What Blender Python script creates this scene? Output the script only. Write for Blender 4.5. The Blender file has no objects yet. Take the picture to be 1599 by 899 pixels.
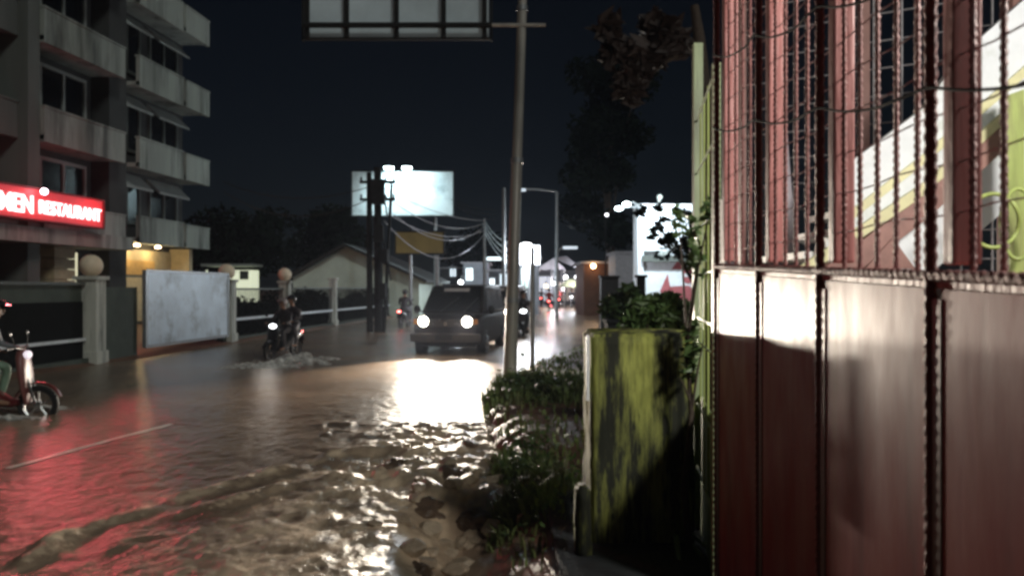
import bpy, bmesh, math, random
import numpy as np
from mathutils import Vector, Matrix, noise as mnoise

random.seed(7)
rng = np.random.default_rng(7)
S = bpy.context.scene
R = math.radians
CAM_H = 1.6
FPX = 1255.0

# ------------------------------------------------------------------ camera, world, sun, exposure
cam_d = bpy.data.cameras.new("camera")
cam_d.sensor_width = 36.0
cam_d.lens = 36.0 * FPX / 1599.0
cam_d.clip_start = 0.05
cam_d.clip_end = 2000
cam_d.dof.use_dof = True
cam_d.dof.focus_distance = 6.0
cam_d.dof.aperture_fstop = 4.0
cam = bpy.data.objects.new("camera", cam_d)
S.collection.objects.link(cam)
cam.location = (0, 0, CAM_H)
cam.rotation_euler = (R(90.0), 0, 0)
S.camera = cam

SUN_EL, SUN_AZ = R(38), R(140)          # azimuth measured from +Y towards +X: behind the camera on the right
world = bpy.data.worlds.new("World")
S.world = world
world.use_nodes = True
nt = world.node_tree
bg = nt.nodes["Background"]
sky = nt.nodes.new("ShaderNodeTexSky")
sky.sky_type = 'NISHITA'
sky.sun_disc = False
sky.sun_elevation = SUN_EL
sky.sun_rotation = SUN_AZ
tint = nt.nodes.new("ShaderNodeMix"); tint.data_type = 'RGBA'; tint.blend_type = 'MULTIPLY'
tint.inputs[0].default_value = 1.0
tint.inputs[7].default_value = (0.70, 0.84, 1.0, 1)
nt.links.new(sky.outputs[0], tint.inputs[6])
nt.links.new(tint.outputs[2], bg.inputs[0])
bg.inputs[1].default_value = 0.0008

sun_d = bpy.data.lights.new("night_glow", 'SUN')
sun_d.energy = 0.48
sun_d.angle = R(12)
sun_d.color = (0.95, 1.0, 0.93)
sun = bpy.data.objects.new("night_glow", sun_d)
S.collection.objects.link(sun)
sd = Vector((math.sin(SUN_AZ) * math.cos(SUN_EL), math.cos(SUN_AZ) * math.cos(SUN_EL), math.sin(SUN_EL)))
sun.rotation_euler = sd.to_track_quat('Z', 'Y').to_euler()

S.view_settings.view_transform = 'Standard'
S.view_settings.look = 'None'
S.view_settings.exposure = 0.32
S.view_settings.gamma = 1.0
S.render.engine = 'CYCLES'
cy = S.cycles
cy.use_denoising = True
try: cy.denoiser = 'OPENIMAGEDENOISE'
except Exception: pass
cy.filter_width = 3.0
cy.max_bounces = 6
cy.glossy_bounces = 3
cy.diffuse_bounces = 3
cy.transmission_bounces = 4
cy.volume_bounces = 0
cy.sample_clamp_direct = 30
cy.sample_clamp_indirect = 4
cy.caustics_reflective = False
cy.caustics_refractive = False
try: cy.use_light_tree = True
except Exception: pass

# ------------------------------------------------------------------ helpers
def P(px, py, d):
    """a point seen at photo pixel (px, py) and d metres ahead"""
    return Vector(((px - 800.0) / FPX * d, d, CAM_H + (450.0 - py) / FPX * d))

def W(n, d): return n / FPX * d          # n photo pixels at d metres, in metres

_mats = {}
def mat(name, col, rough=0.6, metal=0.0, emit=None, es=0.0, var=0.25, scale=6.0, bump=0.0, bscale=30.0,
        streak=False, spec=0.5, trans=0.0, coat=0.0, dirt=None, dscale=2.0, dlo=0.5, dhi=0.65):
    if name in _mats: return _mats[name]
    m = bpy.data.materials.new(name); m.use_nodes = True
    t = m.node_tree; b = t.nodes["Principled BSDF"]
    b.inputs["Roughness"].default_value = rough
    b.inputs["Metallic"].default_value = metal
    b.inputs["Specular IOR Level"].default_value = spec
    b.inputs["Transmission Weight"].default_value = trans
    b.inputs["Coat Weight"].default_value = coat
    tc = t.nodes.new("ShaderNodeTexCoord")
    mp = t.nodes.new("ShaderNodeMapping")
    geo = t.nodes.new("ShaderNodeNewGeometry")
    t.links.new(geo.outputs["Position"], mp.inputs[0])
    if streak: mp.inputs["Scale"].default_value = (1, 1, 0.12)
    n = t.nodes.new("ShaderNodeTexNoise"); n.inputs["Scale"].default_value = scale; n.inputs["Detail"].default_value = 6
    n.inputs["Roughness"].default_value = 0.65
    t.links.new(mp.outputs[0], n.inputs["Vector"])
    rp = t.nodes.new("ShaderNodeMapRange")
    rp.inputs["From Min"].default_value = 0.25; rp.inputs["From Max"].default_value = 0.75
    rp.inputs["To Min"].default_value = 1 - var; rp.inputs["To Max"].default_value = 1 + var
    t.links.new(n.outputs["Fac"], rp.inputs["Value"])
    mul = t.nodes.new("ShaderNodeVectorMath"); mul.operation = 'SCALE'
    mul.inputs[0].default_value = col[:3]
    t.links.new(rp.outputs[0], mul.inputs["Scale"])
    last = mul.outputs[0]
    if dirt is not None:
        n2 = t.nodes.new("ShaderNodeTexNoise"); n2.inputs["Scale"].default_value = dscale; n2.inputs["Detail"].default_value = 8
        n2.inputs["Roughness"].default_value = 0.7
        t.links.new(mp.outputs[0], n2.inputs["Vector"])
        r2 = t.nodes.new("ShaderNodeMapRange")
        r2.inputs["From Min"].default_value = dlo; r2.inputs["From Max"].default_value = dhi
        t.links.new(n2.outputs["Fac"], r2.inputs["Value"])
        mx = t.nodes.new("ShaderNodeMix"); mx.data_type = 'RGBA'
        mx.inputs[7].default_value = (*dirt, 1)
        t.links.new(r2.outputs[0], mx.inputs[0]); t.links.new(last, mx.inputs[6])
        last = mx.outputs[2]
    t.links.new(last, b.inputs["Base Color"])
    if bump > 0:
        n3 = t.nodes.new("ShaderNodeTexNoise"); n3.inputs["Scale"].default_value = bscale; n3.inputs["Detail"].default_value = 5
        t.links.new(mp.outputs[0], n3.inputs["Vector"])
        bp = t.nodes.new("ShaderNodeBump"); bp.inputs["Strength"].default_value = bump; bp.inputs["Distance"].default_value = 0.02
        t.links.new(n3.outputs["Fac"], bp.inputs["Height"]); t.links.new(bp.outputs[0], b.inputs["Normal"])
    # worn, uneven gloss
    r4 = t.nodes.new("ShaderNodeMapRange")
    r4.inputs["To Min"].default_value = max(0.03, rough - 0.12); r4.inputs["To Max"].default_value = min(1, rough + 0.12)
    t.links.new(n.outputs["Fac"], r4.inputs["Value"]); t.links.new(r4.outputs[0], b.inputs["Roughness"])
    if emit is not None:
        b.inputs["Emission Color"].default_value = (*emit, 1)
        b.inputs["Emission Strength"].default_value = es
    _mats[name] = m
    return m

def coat_streaks(m, w, r):
    """a patchy, worn clear coat: vertical wipes and blotches of gloss"""
    t = m.node_tree; b = t.nodes["Principled BSDF"]; b.inputs["Coat Roughness"].default_value = r
    g = t.nodes.new("ShaderNodeNewGeometry"); mp = t.nodes.new("ShaderNodeMapping"); mp.inputs["Scale"].default_value = (1, 2.2, .8)
    n = t.nodes.new("ShaderNodeTexNoise"); n.inputs["Scale"].default_value = 3.2; n.inputs["Detail"].default_value = 7; n.inputs["Roughness"].default_value = .62
    q = t.nodes.new("ShaderNodeMapRange"); q.inputs["From Min"].default_value = .36; q.inputs["From Max"].default_value = .66
    q.inputs["To Min"].default_value = w * .35; q.inputs["To Max"].default_value = w
    t.links.new(g.outputs["Position"], mp.inputs[0]); t.links.new(mp.outputs[0], n.inputs["Vector"]); t.links.new(n.outputs["Fac"], q.inputs["Value"]); t.links.new(q.outputs[0], b.inputs["Coat Weight"])

class MB:
    def __init__(s): s.v = []; s.f = []
    def add(s, vs, fs):
        o = len(s.v); s.v += [tuple(v) for v in vs]; s.f += [tuple(i + o for i in f) for f in fs]; return s
    def box(s, c, sz, rot=None):
        hx, hy, hz = sz[0] / 2, sz[1] / 2, sz[2] / 2
        vs = [Vector((x, y, z)) for x in (-hx, hx) for y in (-hy, hy) for z in (-hz, hz)]
        if rot is not None: vs = [rot @ v for v in vs]
        c = Vector(c)
        return s.hexa([v + c for v in vs])
    def hexa(s, vs):      # order x(-,+) y(-,+) z(-,+)
        return s.add(vs, [(0, 1, 3, 2), (4, 6, 7, 5), (0, 4, 5, 1), (2, 3, 7, 6), (0, 2, 6, 4), (1, 5, 7, 3)])
    def tube(s, pts, rad, n=8, cap=True, twist=None):
        pts = [Vector(p) for p in pts]
        if not hasattr(rad, '__len__'): rad = [rad] * len(pts)
        vs = []; up = None
        for i, p in enumerate(pts):
            a = pts[max(0, i - 1)]; b = pts[min(len(pts) - 1, i + 1)]
            d = (b - a); d = d.normalized() if d.length > 1e-9 else Vector((0, 0, 1))
            if up is None:
                up = Vector((0, 0, 1)) if abs(d.z) < 0.9 else Vector((1, 0, 0))
            u = d.cross(up); 
            if u.length < 1e-6: u = d.cross(Vector((0, 1, 0)))
            u.normalize(); w = u.cross(d).normalized(); up = w
            for k in range(n):
                an = 2 * math.pi * k / n
                r = rad[i]
                if twist: r *= twist(i, an)
                vs.append(p + (u * math.cos(an) + w * math.sin(an)) * r)
        fs = []
        for i in range(len(pts) - 1):
            for k in range(n):
                a = i * n + k; b = i * n + (k + 1) % n
                fs.append((a, b, b + n, a + n))
        if cap:
            fs.append(tuple(range(n - 1, -1, -1))); fs.append(tuple(range((len(pts) - 1) * n, len(pts) * n)))
        return s.add(vs, fs)
    def lathe(s, prof, c=(0, 0, 0), n=16, rot=None):
        c = Vector(c); vs = []
        for (r, z) in prof:
            for k in range(n):
                a = 2 * math.pi * k / n
                v = Vector((r * math.cos(a), r * math.sin(a), z))
                if rot is not None: v = rot @ v
                vs.append(v + c)
        fs = []
        for i in range(len(prof) - 1):
            for k in range(n):
                a = i * n + k; b = i * n + (k + 1) % n
                fs.append((a, b, b + n, a + n))
        fs.append(tuple(range(n - 1, -1, -1))); fs.append(tuple(range((len(prof) - 1) * n, len(prof) * n)))
        return s.add(vs, fs)
    def ball(s, c, r, n=16, sx=1, sy=1, sz=1, rot=None):
        m = n // 2
        prof = [(max(1e-4, math.sin(math.pi * i / m)), -math.cos(math.pi * i / m)) for i in range(m + 1)]
        rr = (rot or Matrix.Identity(3)) @ Matrix.Diagonal((r * sx, r * sy, r * sz))
        return s.lathe(prof, c, n, rr)
    def prism(s, poly, vec):      # poly: list of Vectors in a plane, extruded by vec
        vec = Vector(vec); n = len(poly)
        vs = [Vector(p) for p in poly] + [Vector(p) + vec for p in poly]
        fs = [tuple(range(n)), tuple(range(2 * n - 1, n - 1, -1))]
        for i in range(n):
            j = (i + 1) % n; fs.append((i, i + n, j + n, j))
        return s.add(vs, fs)
    def build(s, name, m, parent=None, smooth=False, bevel=0.0, loc=None, rz=None, label=None):
        me = bpy.data.meshes.new(name); me.from_pydata(s.v, [], s.f); me.update()
        bm = bmesh.new(); bm.from_mesh(me)
        bmesh.ops.recalc_face_normals(bm, faces=bm.faces)
        if bevel > 0:
            es = [e for e in bm.edges if len(e.link_faces) == 2 and e.calc_face_angle(0) > 0.5]
            bmesh.ops.bevel(bm, geom=es, offset=bevel, segments=2, affect='EDGES', profile=0.6, clamp_overlap=True)
        bm.to_mesh(me); bm.free()
        me.materials.append(m)
        if smooth:
            for p in me.polygons: p.use_smooth = True
            try: me.set_sharp_from_angle(angle=R(50))
            except Exception: pass
        o = bpy.data.objects.new(name, me); S.collection.objects.link(o)
        if parent is not None: o.parent = parent
        if loc is not None: o.location = loc
        if rz is not None: o.rotation_euler = (0, 0, rz)
        if label: o["label"] = label
        return o

def tag(o, label, cat, group=None, kind=None):
    o["label"] = label; o["category"] = cat
    if group: o["group"] = group
    if kind: o["kind"] = kind
    return o
def empty(name, loc, label, cat, group=None, rz=0, kind=None, sc=1.0):
    o = bpy.data.objects.new(name, None); S.collection.objects.link(o)
    o.location = loc; o.rotation_euler = (0, 0, rz); o.empty_display_size = 0.2; o.scale = (sc, sc, sc)
    return tag(o, label, cat, group, kind)
def struct(name, mb, m, smooth=False):
    o = mb.build(name, m, smooth=smooth); o["kind"] = "structure"; return o
def copy_tree(o, parent=None, **kw):
    c = o.copy(); S.collection.objects.link(c); c.parent = parent
    for ch in list(o.children): copy_tree(ch, c)
    for k, v in kw.items(): c[k] = v
    return c
def lamp(name, typ, loc, energy, col, parent=None, radius=0.05, size=None, aim=None, blend=0.5):
    d = bpy.data.lights.new(name, typ); d.energy = energy; d.color = col
    if typ in ('POINT', 'SPOT'): d.shadow_soft_size = radius
    if typ == 'SPOT': d.spot_size = size; d.spot_blend = blend
    o = bpy.data.objects.new(name, d); S.collection.objects.link(o)
    o.location = loc
    if aim is not None: o.rotation_euler = (-Vector(aim)).to_track_quat('Z', 'Y').to_euler()
    if parent is not None: o.parent = parent
    return o
def Rx(a): return Matrix.Rotation(a, 3, 'X')
def Ry(a): return Matrix.Rotation(a, 3, 'Y')
def Rz(a): return Matrix.Rotation(a, 3, 'Z')

# ------------------------------------------------------------------ materials
M = dict(
    soil=mat("wet soil", (0.15, 0.08, 0.052), 0.55, var=0.5, scale=4, bump=0.8, bscale=14),
    conc_dark=mat("dark wet concrete", (0.022, 0.025, 0.028), 0.8, var=0.4, scale=3, bump=0.6, bscale=22),
    rock=mat("wet broken concrete", (0.12, 0.08, 0.055), 0.3, var=0.4, scale=8, bump=0.9, bscale=25),
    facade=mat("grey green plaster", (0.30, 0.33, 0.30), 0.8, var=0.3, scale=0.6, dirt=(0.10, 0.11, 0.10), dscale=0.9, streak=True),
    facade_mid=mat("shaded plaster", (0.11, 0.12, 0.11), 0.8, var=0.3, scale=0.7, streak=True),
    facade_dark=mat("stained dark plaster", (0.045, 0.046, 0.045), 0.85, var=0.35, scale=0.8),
    glass=mat("dark window glass", (0.01, 0.012, 0.014), 0.12, var=0.1),
    frame=mat("painted window frame", (0.09, 0.10, 0.09), 0.6),
    hood=mat("pale window hood", (0.32, 0.34, 0.32), 0.7, var=0.25, scale=2),
    beige=mat("beige stone tile", (0.50, 0.42, 0.26), 0.6, var=0.25, scale=4, emit=None),
    globe=mat("beige plaster globe", (0.85, 0.70, 0.52), 0.6, var=0.15),
    rubble=mat("pale tan rubble", (0.42, 0.33, 0.24), 0.35, var=0.4, scale=20, bump=0.6, bscale=50),
    post=mat("weathered pale concrete", (0.55, 0.55, 0.49), 0.75, var=0.3, scale=3, dirt=(0.12, 0.13, 0.11), dscale=2.5, streak=True),
    wallg=mat("dark mossy wall", (0.07, 0.085, 0.07), 0.8, var=0.35, scale=2),
    sheet=mat("pale galvanised sheet", (0.66, 0.75, 0.84), 0.42, 0.1, var=0.22, scale=1.6, dirt=(0.36, 0.40, 0.43), dscale=1.3),
    steelpole=mat("galvanised steel", (0.30, 0.31, 0.32), 0.4, 0.5, var=0.2),
    polegrey=mat("grey painted steel pole", (0.36, 0.34, 0.31), 0.38, 0.2, var=0.35, scale=3, streak=True),
    dark=mat("dark tarred wood", (0.018, 0.018, 0.018), 0.8, var=0.4, spec=0.2),
    black=mat("black plastic", (0.012, 0.012, 0.012), 0.35, var=0.2),
    cable_black=mat("black cable", (0.004, 0.004, 0.004), 0.9, spec=0.1),
    board=mat("dark boarding", (0.012, 0.013, 0.013), 0.95, spec=0.1),
    rubber=mat("black rubber", (0.012, 0.012, 0.012), 0.7, var=0.2),
    chrome=mat("dull chrome", (0.5, 0.5, 0.5), 0.25, 0.9, var=0.15),
    carpaint=mat("dark brown car paint", (0.014, 0.007, 0.005), 0.6, 0.0, var=0.15, spec=0.15),
    bike_red=mat("dark red scooter plastic", (0.10, 0.012, 0.012), 0.3, coat=0.4),
    bike_dark=mat("dark scooter plastic", (0.02, 0.02, 0.022), 0.3, coat=0.4),
    bike_pale=mat("pale scooter plastic", (0.20, 0.07, 0.065), 0.4),
    skin=mat("brown skin", (0.30, 0.16, 0.10), 0.5, var=0.1),
    helmet=mat("dark helmet", (0.03, 0.025, 0.028), 0.2, coat=0.5),
    helmet_pale=mat("pale helmet", (0.40, 0.34, 0.34), 0.3, coat=0.5),
    gate_red=mat("brick red gate paint", (0.36, 0.135, 0.125), 0.5, var=0.3, scale=9, bump=0.25, bscale=60, streak=True),
    gate_sheet=mat("oxide red sheet steel", (0.25, 0.022, 0.028), 0.58, var=0.45, scale=7, bump=0.07, bscale=14, streak=True,
                   dirt=(0.26, 0.075, 0.055), dscale=7, dlo=0.47, dhi=0.72, spec=0.06),
    rebar=mat("rusty twisted bar", (0.18, 0.065, 0.06), 0.55, 0.15, var=0.4, scale=30, bump=0.5, bscale=120),
    rebar_grey=mat("grey wire", (0.35, 0.34, 0.36), 0.45, 0.3, var=0.3, scale=30),
    ygreen=mat("yellow green paint", (0.32, 0.39, 0.12), 0.5, var=0.3, scale=8, dirt=(0.18, 0.17, 0.08), dscale=5, streak=True),
    palegreen=mat("pale green paint", (0.28, 0.35, 0.19), 0.5, var=0.25, scale=8, dirt=(0.12, 0.14, 0.08), dscale=6, streak=True),
    mosswall=mat("yellow green wall with black stains", (0.34, 0.365, 0.085), 0.85, var=0.4, scale=5, bump=0.6, bscale=18,
                 dirt=(0.014, 0.016, 0.008), dscale=6, dlo=0.40, dhi=0.55, streak=True),
    white=mat("white paint", (0.72, 0.76, 0.80), 0.55, var=0.12, scale=3, dirt=(0.45, 0.50, 0.45), dscale=2, dlo=0.52, dhi=0.7),
    cream=mat("yellow cream paint", (0.66, 0.64, 0.38), 0.5, var=0.2, scale=6),
    brownbeam=mat("brown painted beam", (0.28, 0.15, 0.13), 0.5, var=0.25, scale=8),
    housewhite=mat("pale gable plaster", (0.62, 0.70, 0.62), 0.85, var=0.2, scale=0.8),
    roof=mat("dark roof tiles", (0.03, 0.028, 0.028), 0.8, var=0.3, scale=2),
    leaf=mat("dark green leaf", (0.060, 0.105, 0.030), 0.5, var=0.5, scale=5),
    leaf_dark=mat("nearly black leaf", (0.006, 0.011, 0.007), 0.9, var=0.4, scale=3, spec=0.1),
    leaf_dry=mat("dry brown leaf", (0.022, 0.012, 0.009), 0.7, var=0.4, scale=3),
    grass=mat("wet grass", (0.15, 0.20, 0.06), 0.6, var=0.6, scale=2.5, dirt=(0.10, 0.055, 0.03), dscale=1.3, dlo=0.5, dhi=0.7),
    bark=mat("dark bark", (0.05, 0.035, 0.025), 0.85, var=0.4, bump=0.6),
    billwhite=mat("white billboard skin", (0.72, 0.80, 0.82), 0.7, var=0.10, scale=0.4, dirt=(0.34, 0.40, 0.42), dscale=0.7, dlo=0.45, dhi=0.65),
    billback=mat("pale grey billboard panels", (0.58, 0.68, 0.74), 0.6, var=0.3, scale=0.7),
    billyellow=mat("faded yellow board", (0.25, 0.18, 0.055), 0.7, var=0.3, scale=0.8),
    paint=mat("road paint under water", (0.75, 0.70, 0.62), 0.35, var=0.35, scale=6),
    foam=mat("muddy spray", (0.75, 0.73, 0.70), 0.5, var=0.4, scale=10),
    tarp=mat("grey tarpaulin", (0.28, 0.27, 0.29), 0.6, var=0.25),
    shop=mat("shop wall", (0.22, 0.23, 0.26), 0.8, var=0.3, scale=1),
    shop_dark=mat("dark shop wall", (0.05, 0.05, 0.055), 0.8, var=0.3, scale=1),
    shack=mat("brown shack boards", (0.08, 0.035, 0.02), 0.8, var=0.3, scale=2),
    mural=mat("faded red mural paint", (0.36, 0.10, 0.11), 0.8, var=0.2),
    redpanel=mat("red sign panel", (0.35, 0.03, 0.03), 0.5, emit=(0.9, 0.07, 0.09), es=0.3),
    redletters=mat("lit letters", (1, 0.6, 0.6), 0.5, emit=(1.0, 0.42, 0.42), es=4),
    wire=mat("wire sheath", (0.02, 0.02, 0.02), 0.6),
    wire_lit=mat("wet bare wire", (0.45, 0.45, 0.48), 0.35, 0.4),  # paler copy of the wire, lamplight put into its colour
    clothes_grey=mat("grey wet jacket", (0.17, 0.18, 0.20), 0.55, var=0.2),
    clothes_green=mat("pale green trousers", (0.20, 0.30, 0.22), 0.6, var=0.2),
    clothes_dark=mat("dark jacket", (0.03, 0.022, 0.026), 0.5, var=0.3),
    clothes_trous=mat("grey rolled trousers", (0.13, 0.12, 0.13), 0.6, var=0.3),
    rain_red=mat("red poncho", (0.20, 0.02, 0.02), 0.35, var=0.3),
)
coat_streaks(M['gate_sheet'], .62, .33)
_f = M['foam'].node_tree; _n = _f.nodes.new('ShaderNodeTexNoise'); _n.inputs['Scale'].default_value = 5; _g = _f.nodes.new('ShaderNodeNewGeometry')
_r = _f.nodes.new('ShaderNodeMapRange'); _r.inputs['From Min'].default_value = .35; _r.inputs['From Max'].default_value = .7; _r.inputs['To Min'].default_value = .08; _r.inputs['To Max'].default_value = .95
_f.links.new(_g.outputs['Position'], _n.inputs['Vector']); _f.links.new(_n.outputs['Fac'], _r.inputs['Value']); _f.links.new(_r.outputs[0], _f.nodes['Principled BSDF'].inputs['Alpha'])
def glow(name, col, s): return mat(name, col, 0.5, emit=col, es=s, var=0.02)
G = dict(head=glow("lit headlamp", (1.0, 0.90, 0.74), 60), flood=glow("lit floodlamp", (0.78, 0.97, 1.0), 55),
         tail=glow("lit tail lamp", (1.0, 0.12, 0.10), 14), warm=glow("lit warm bulb", (1.0, 0.72, 0.38), 18),
         orange=glow("lit orange bulb", (1.0, 0.60, 0.28), 22), white=glow("lit shop sign", (0.93, 0.93, 1.0), 4.0),
         shopwin=glow("lit shop window", (0.80, 0.92, 1.0), 0.75), pale=glow("lit pale wall window", (0.95, 0.90, 0.60), 0.55),
         small=glow("small lit lamp", (0.95, 0.98, 1.0), 12), pink=glow("lit pink bulb", (1.0, 0.75, 0.85), 10),
         shopdim=glow("dim lit shop front", (0.70, 0.72, 0.82), 0.6))

# ------------------------------------------------------------------ ground and flood water
ys = np.array([2.0, 4.5, 7.5, 12.0, 14.0, 17.0, 23.0, 30.0, 60.0, 130.0, 400.0])
xs = np.array([-0.05, -0.10, -0.17, -0.38, 0.0, 0.5, 2.4, 5.0, 9.0, 14.0, 30.0])
def shore(y):
    y = np.asarray(y, float)
    return np.interp(y, ys, xs) + 0.05 * np.sin(y * 4.3) + 0.04 * np.sin(y * 9.1 + 1)

def fbm(x, y, seed, octs=4, gain=0.5):
    """cheap value noise on arrays"""
    out = np.zeros_like(x); a = 1.0; tot = 0
    for o in range(octs):
        r = np.random.default_rng(seed + o * 17); T = r.random((256, 256))
        fx = x * 2 ** o + o * 13.7 + 500; fy = y * 2 ** o + o * 7.3 + 500
        ix = np.floor(fx).astype(int); iy = np.floor(fy).astype(int)
        tx = fx - ix; ty = fy - iy; tx = tx * tx * (3 - 2 * tx); ty = ty * ty * (3 - 2 * ty)
        g = lambda i, j: T[(i) % 256, (j) % 256]
        v = (g(ix, iy) * (1 - tx) + g(ix + 1, iy) * tx) * (1 - ty) + (g(ix, iy + 1) * (1 - tx) + g(ix + 1, iy + 1) * tx) * ty
        out += a * (v - 0.5) * 2; tot += a; a *= gain
    return out / tot
def sm(a, b, x): t = np.clip((x - a) / (b - a), 0, 1); return t * t * (3 - 2 * t)

def segdist(x, y, pts):
    best = np.full(x.shape, 1e9)
    for (x0, y0), (x1, y1) in zip(pts[:-1], pts[1:]):
        dx, dy = x1 - x0, y1 - y0; L = dx * dx + dy * dy
        t = np.clip(((x - x0) * dx + (y - y0) * dy) / L, 0, 1)
        best = np.minimum(best, np.hypot(x - x0 - t * dx, y - y0 - t * dy))
    return best
def gp(px, py):
    d = CAM_H * FPX / (py - 450.0); return ((px - 800.0) / FPX * d, d)

def water_h(x, y):
    wx = x + 0.12 * fbm(x * 1.3, y * 1.3, 5, 2); wy = y + 0.25 * fbm(x * 1.1 + 9, y * 1.1, 6, 2)
    h = 0.009 * fbm(wx * 1.6, wy * 1.2, 11, 3)
    near = 1 - sm(11, 16, y)
    h += near * 0.0065 * fbm(wx * 7, wy * 7, 21, 3)
    # chop near the right-hand edge and in front of the camera
    edge = sm(-2.2, -0.7, x) * (1 - sm(9.3, 10.0, y))
    lat = sm(-4.5, -1.0, x - 0.0 * y) * (1 - sm(7.0, 9.0, y))
    h += lat * 0.020 * fbm(wx * 7.5, wy * 6.5, 31, 4, 0.58)
    h += 0.05 * sm(0, 3.2, 7.6 - y) * sm(-4, -1.5, x)
    # turbulent tumble of water
    turb = np.exp(-(((x + 0.85) / 0.75) ** 2)) * sm(5.6, 6.6, y) * (1 - sm(9.2, 9.9, y))
    rid = 1 - np.abs(fbm(wx * 2.6 + 0.6 * wy, wy * 2.0, 41, 4, 0.55)) * 2
    h += turb * (0.065 * rid + 0.035 * fbm(wx * 6, wy * 6, 45, 3))
    # long crests running to the bottom left
    c1 = [gp(600, 700), gp(540, 712), gp(440, 735), gp(330, 765), gp(220, 800), gp(110, 845), gp(30, 885)]
    c2 = [gp(520, 748), gp(400, 775), gp(280, 815), gp(170, 870)]
    d1 = segdist(wx * 0 + x + 0.09 * fbm(x * 3, y * 3, 51, 2), y + 0.12 * fbm(x * 3, y * 3, 52, 2), c1)
    d2 = segdist(x + 0.09 * fbm(x * 3, y * 3, 53, 2), y + 0.12 * fbm(x * 3, y * 3, 54, 2), c2)
    h += 0.045 * np.exp(-(d1 / 0.09) ** 2) * np.maximum(.1, .9 + 1.5 * fbm(x * 2.2, y * 2.2, 55, 3))
    h += 0.032 * np.exp(-(d2 / 0.09) ** 2) * np.maximum(.0, .8 + 1.8 * fbm(x * 2.2, y * 2.2, 56, 3))
    # step below which the surface falls towards the broken drain
    dr = np.exp(-(((x + 0.33) / 0.30) ** 2)) * (1 - sm(5.4, 6.2, y))
    h -= 0.26 * dr
    h += 0.07 * dr * fbm(wx * 5, wy * 5, 61, 4)
    h += 0.05 * np.exp(-(((x + .5) / .5) ** 2) - (((y - 6.3) / .9) ** 2)) * fbm(wx * 5, wy * 5, 63, 4, .6)
    # splash crests left of the turbulence
    h += 0.05 * np.exp(-(((x + 2.0) / 0.35) ** 2) - (((y - 9.3) / 0.9) ** 2)) * np.maximum(0, fbm(wx * 5, wy * 5, 71, 3))
    return h

def grid(xa, ya, hf, name, m):
    X, Y = np.meshgrid(xa, ya); Z = hf(X, Y)
    co = np.stack([X, Y, Z], -1).reshape(-1, 3)
    ny, nx = X.shape
    idx = np.arange(nx * ny).reshape(ny, nx)
    f = np.stack([idx[:-1, :-1], idx[:-1, 1:], idx[1:, 1:], idx[1:, :-1]], -1).reshape(-1, 4)
    me = bpy.data.meshes.new(name)
    me.vertices.add(len(co)); me.vertices.foreach_set("co", co.ravel())
    me.loops.add(f.size); me.loops.foreach_set("vertex_index", f.ravel().astype(np.int32))
    me.polygons.add(len(f)); me.polygons.foreach_set("loop_start", np.arange(0, f.size, 4, dtype=np.int32))
    me.polygons.foreach_set("use_smooth", np.ones(len(f), bool))
    me.update(calc_edges=True); me.validate()
    me.materials.append(m)
    o = bpy.data.objects.new(name, me); S.collection.objects.link(o); return o

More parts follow.
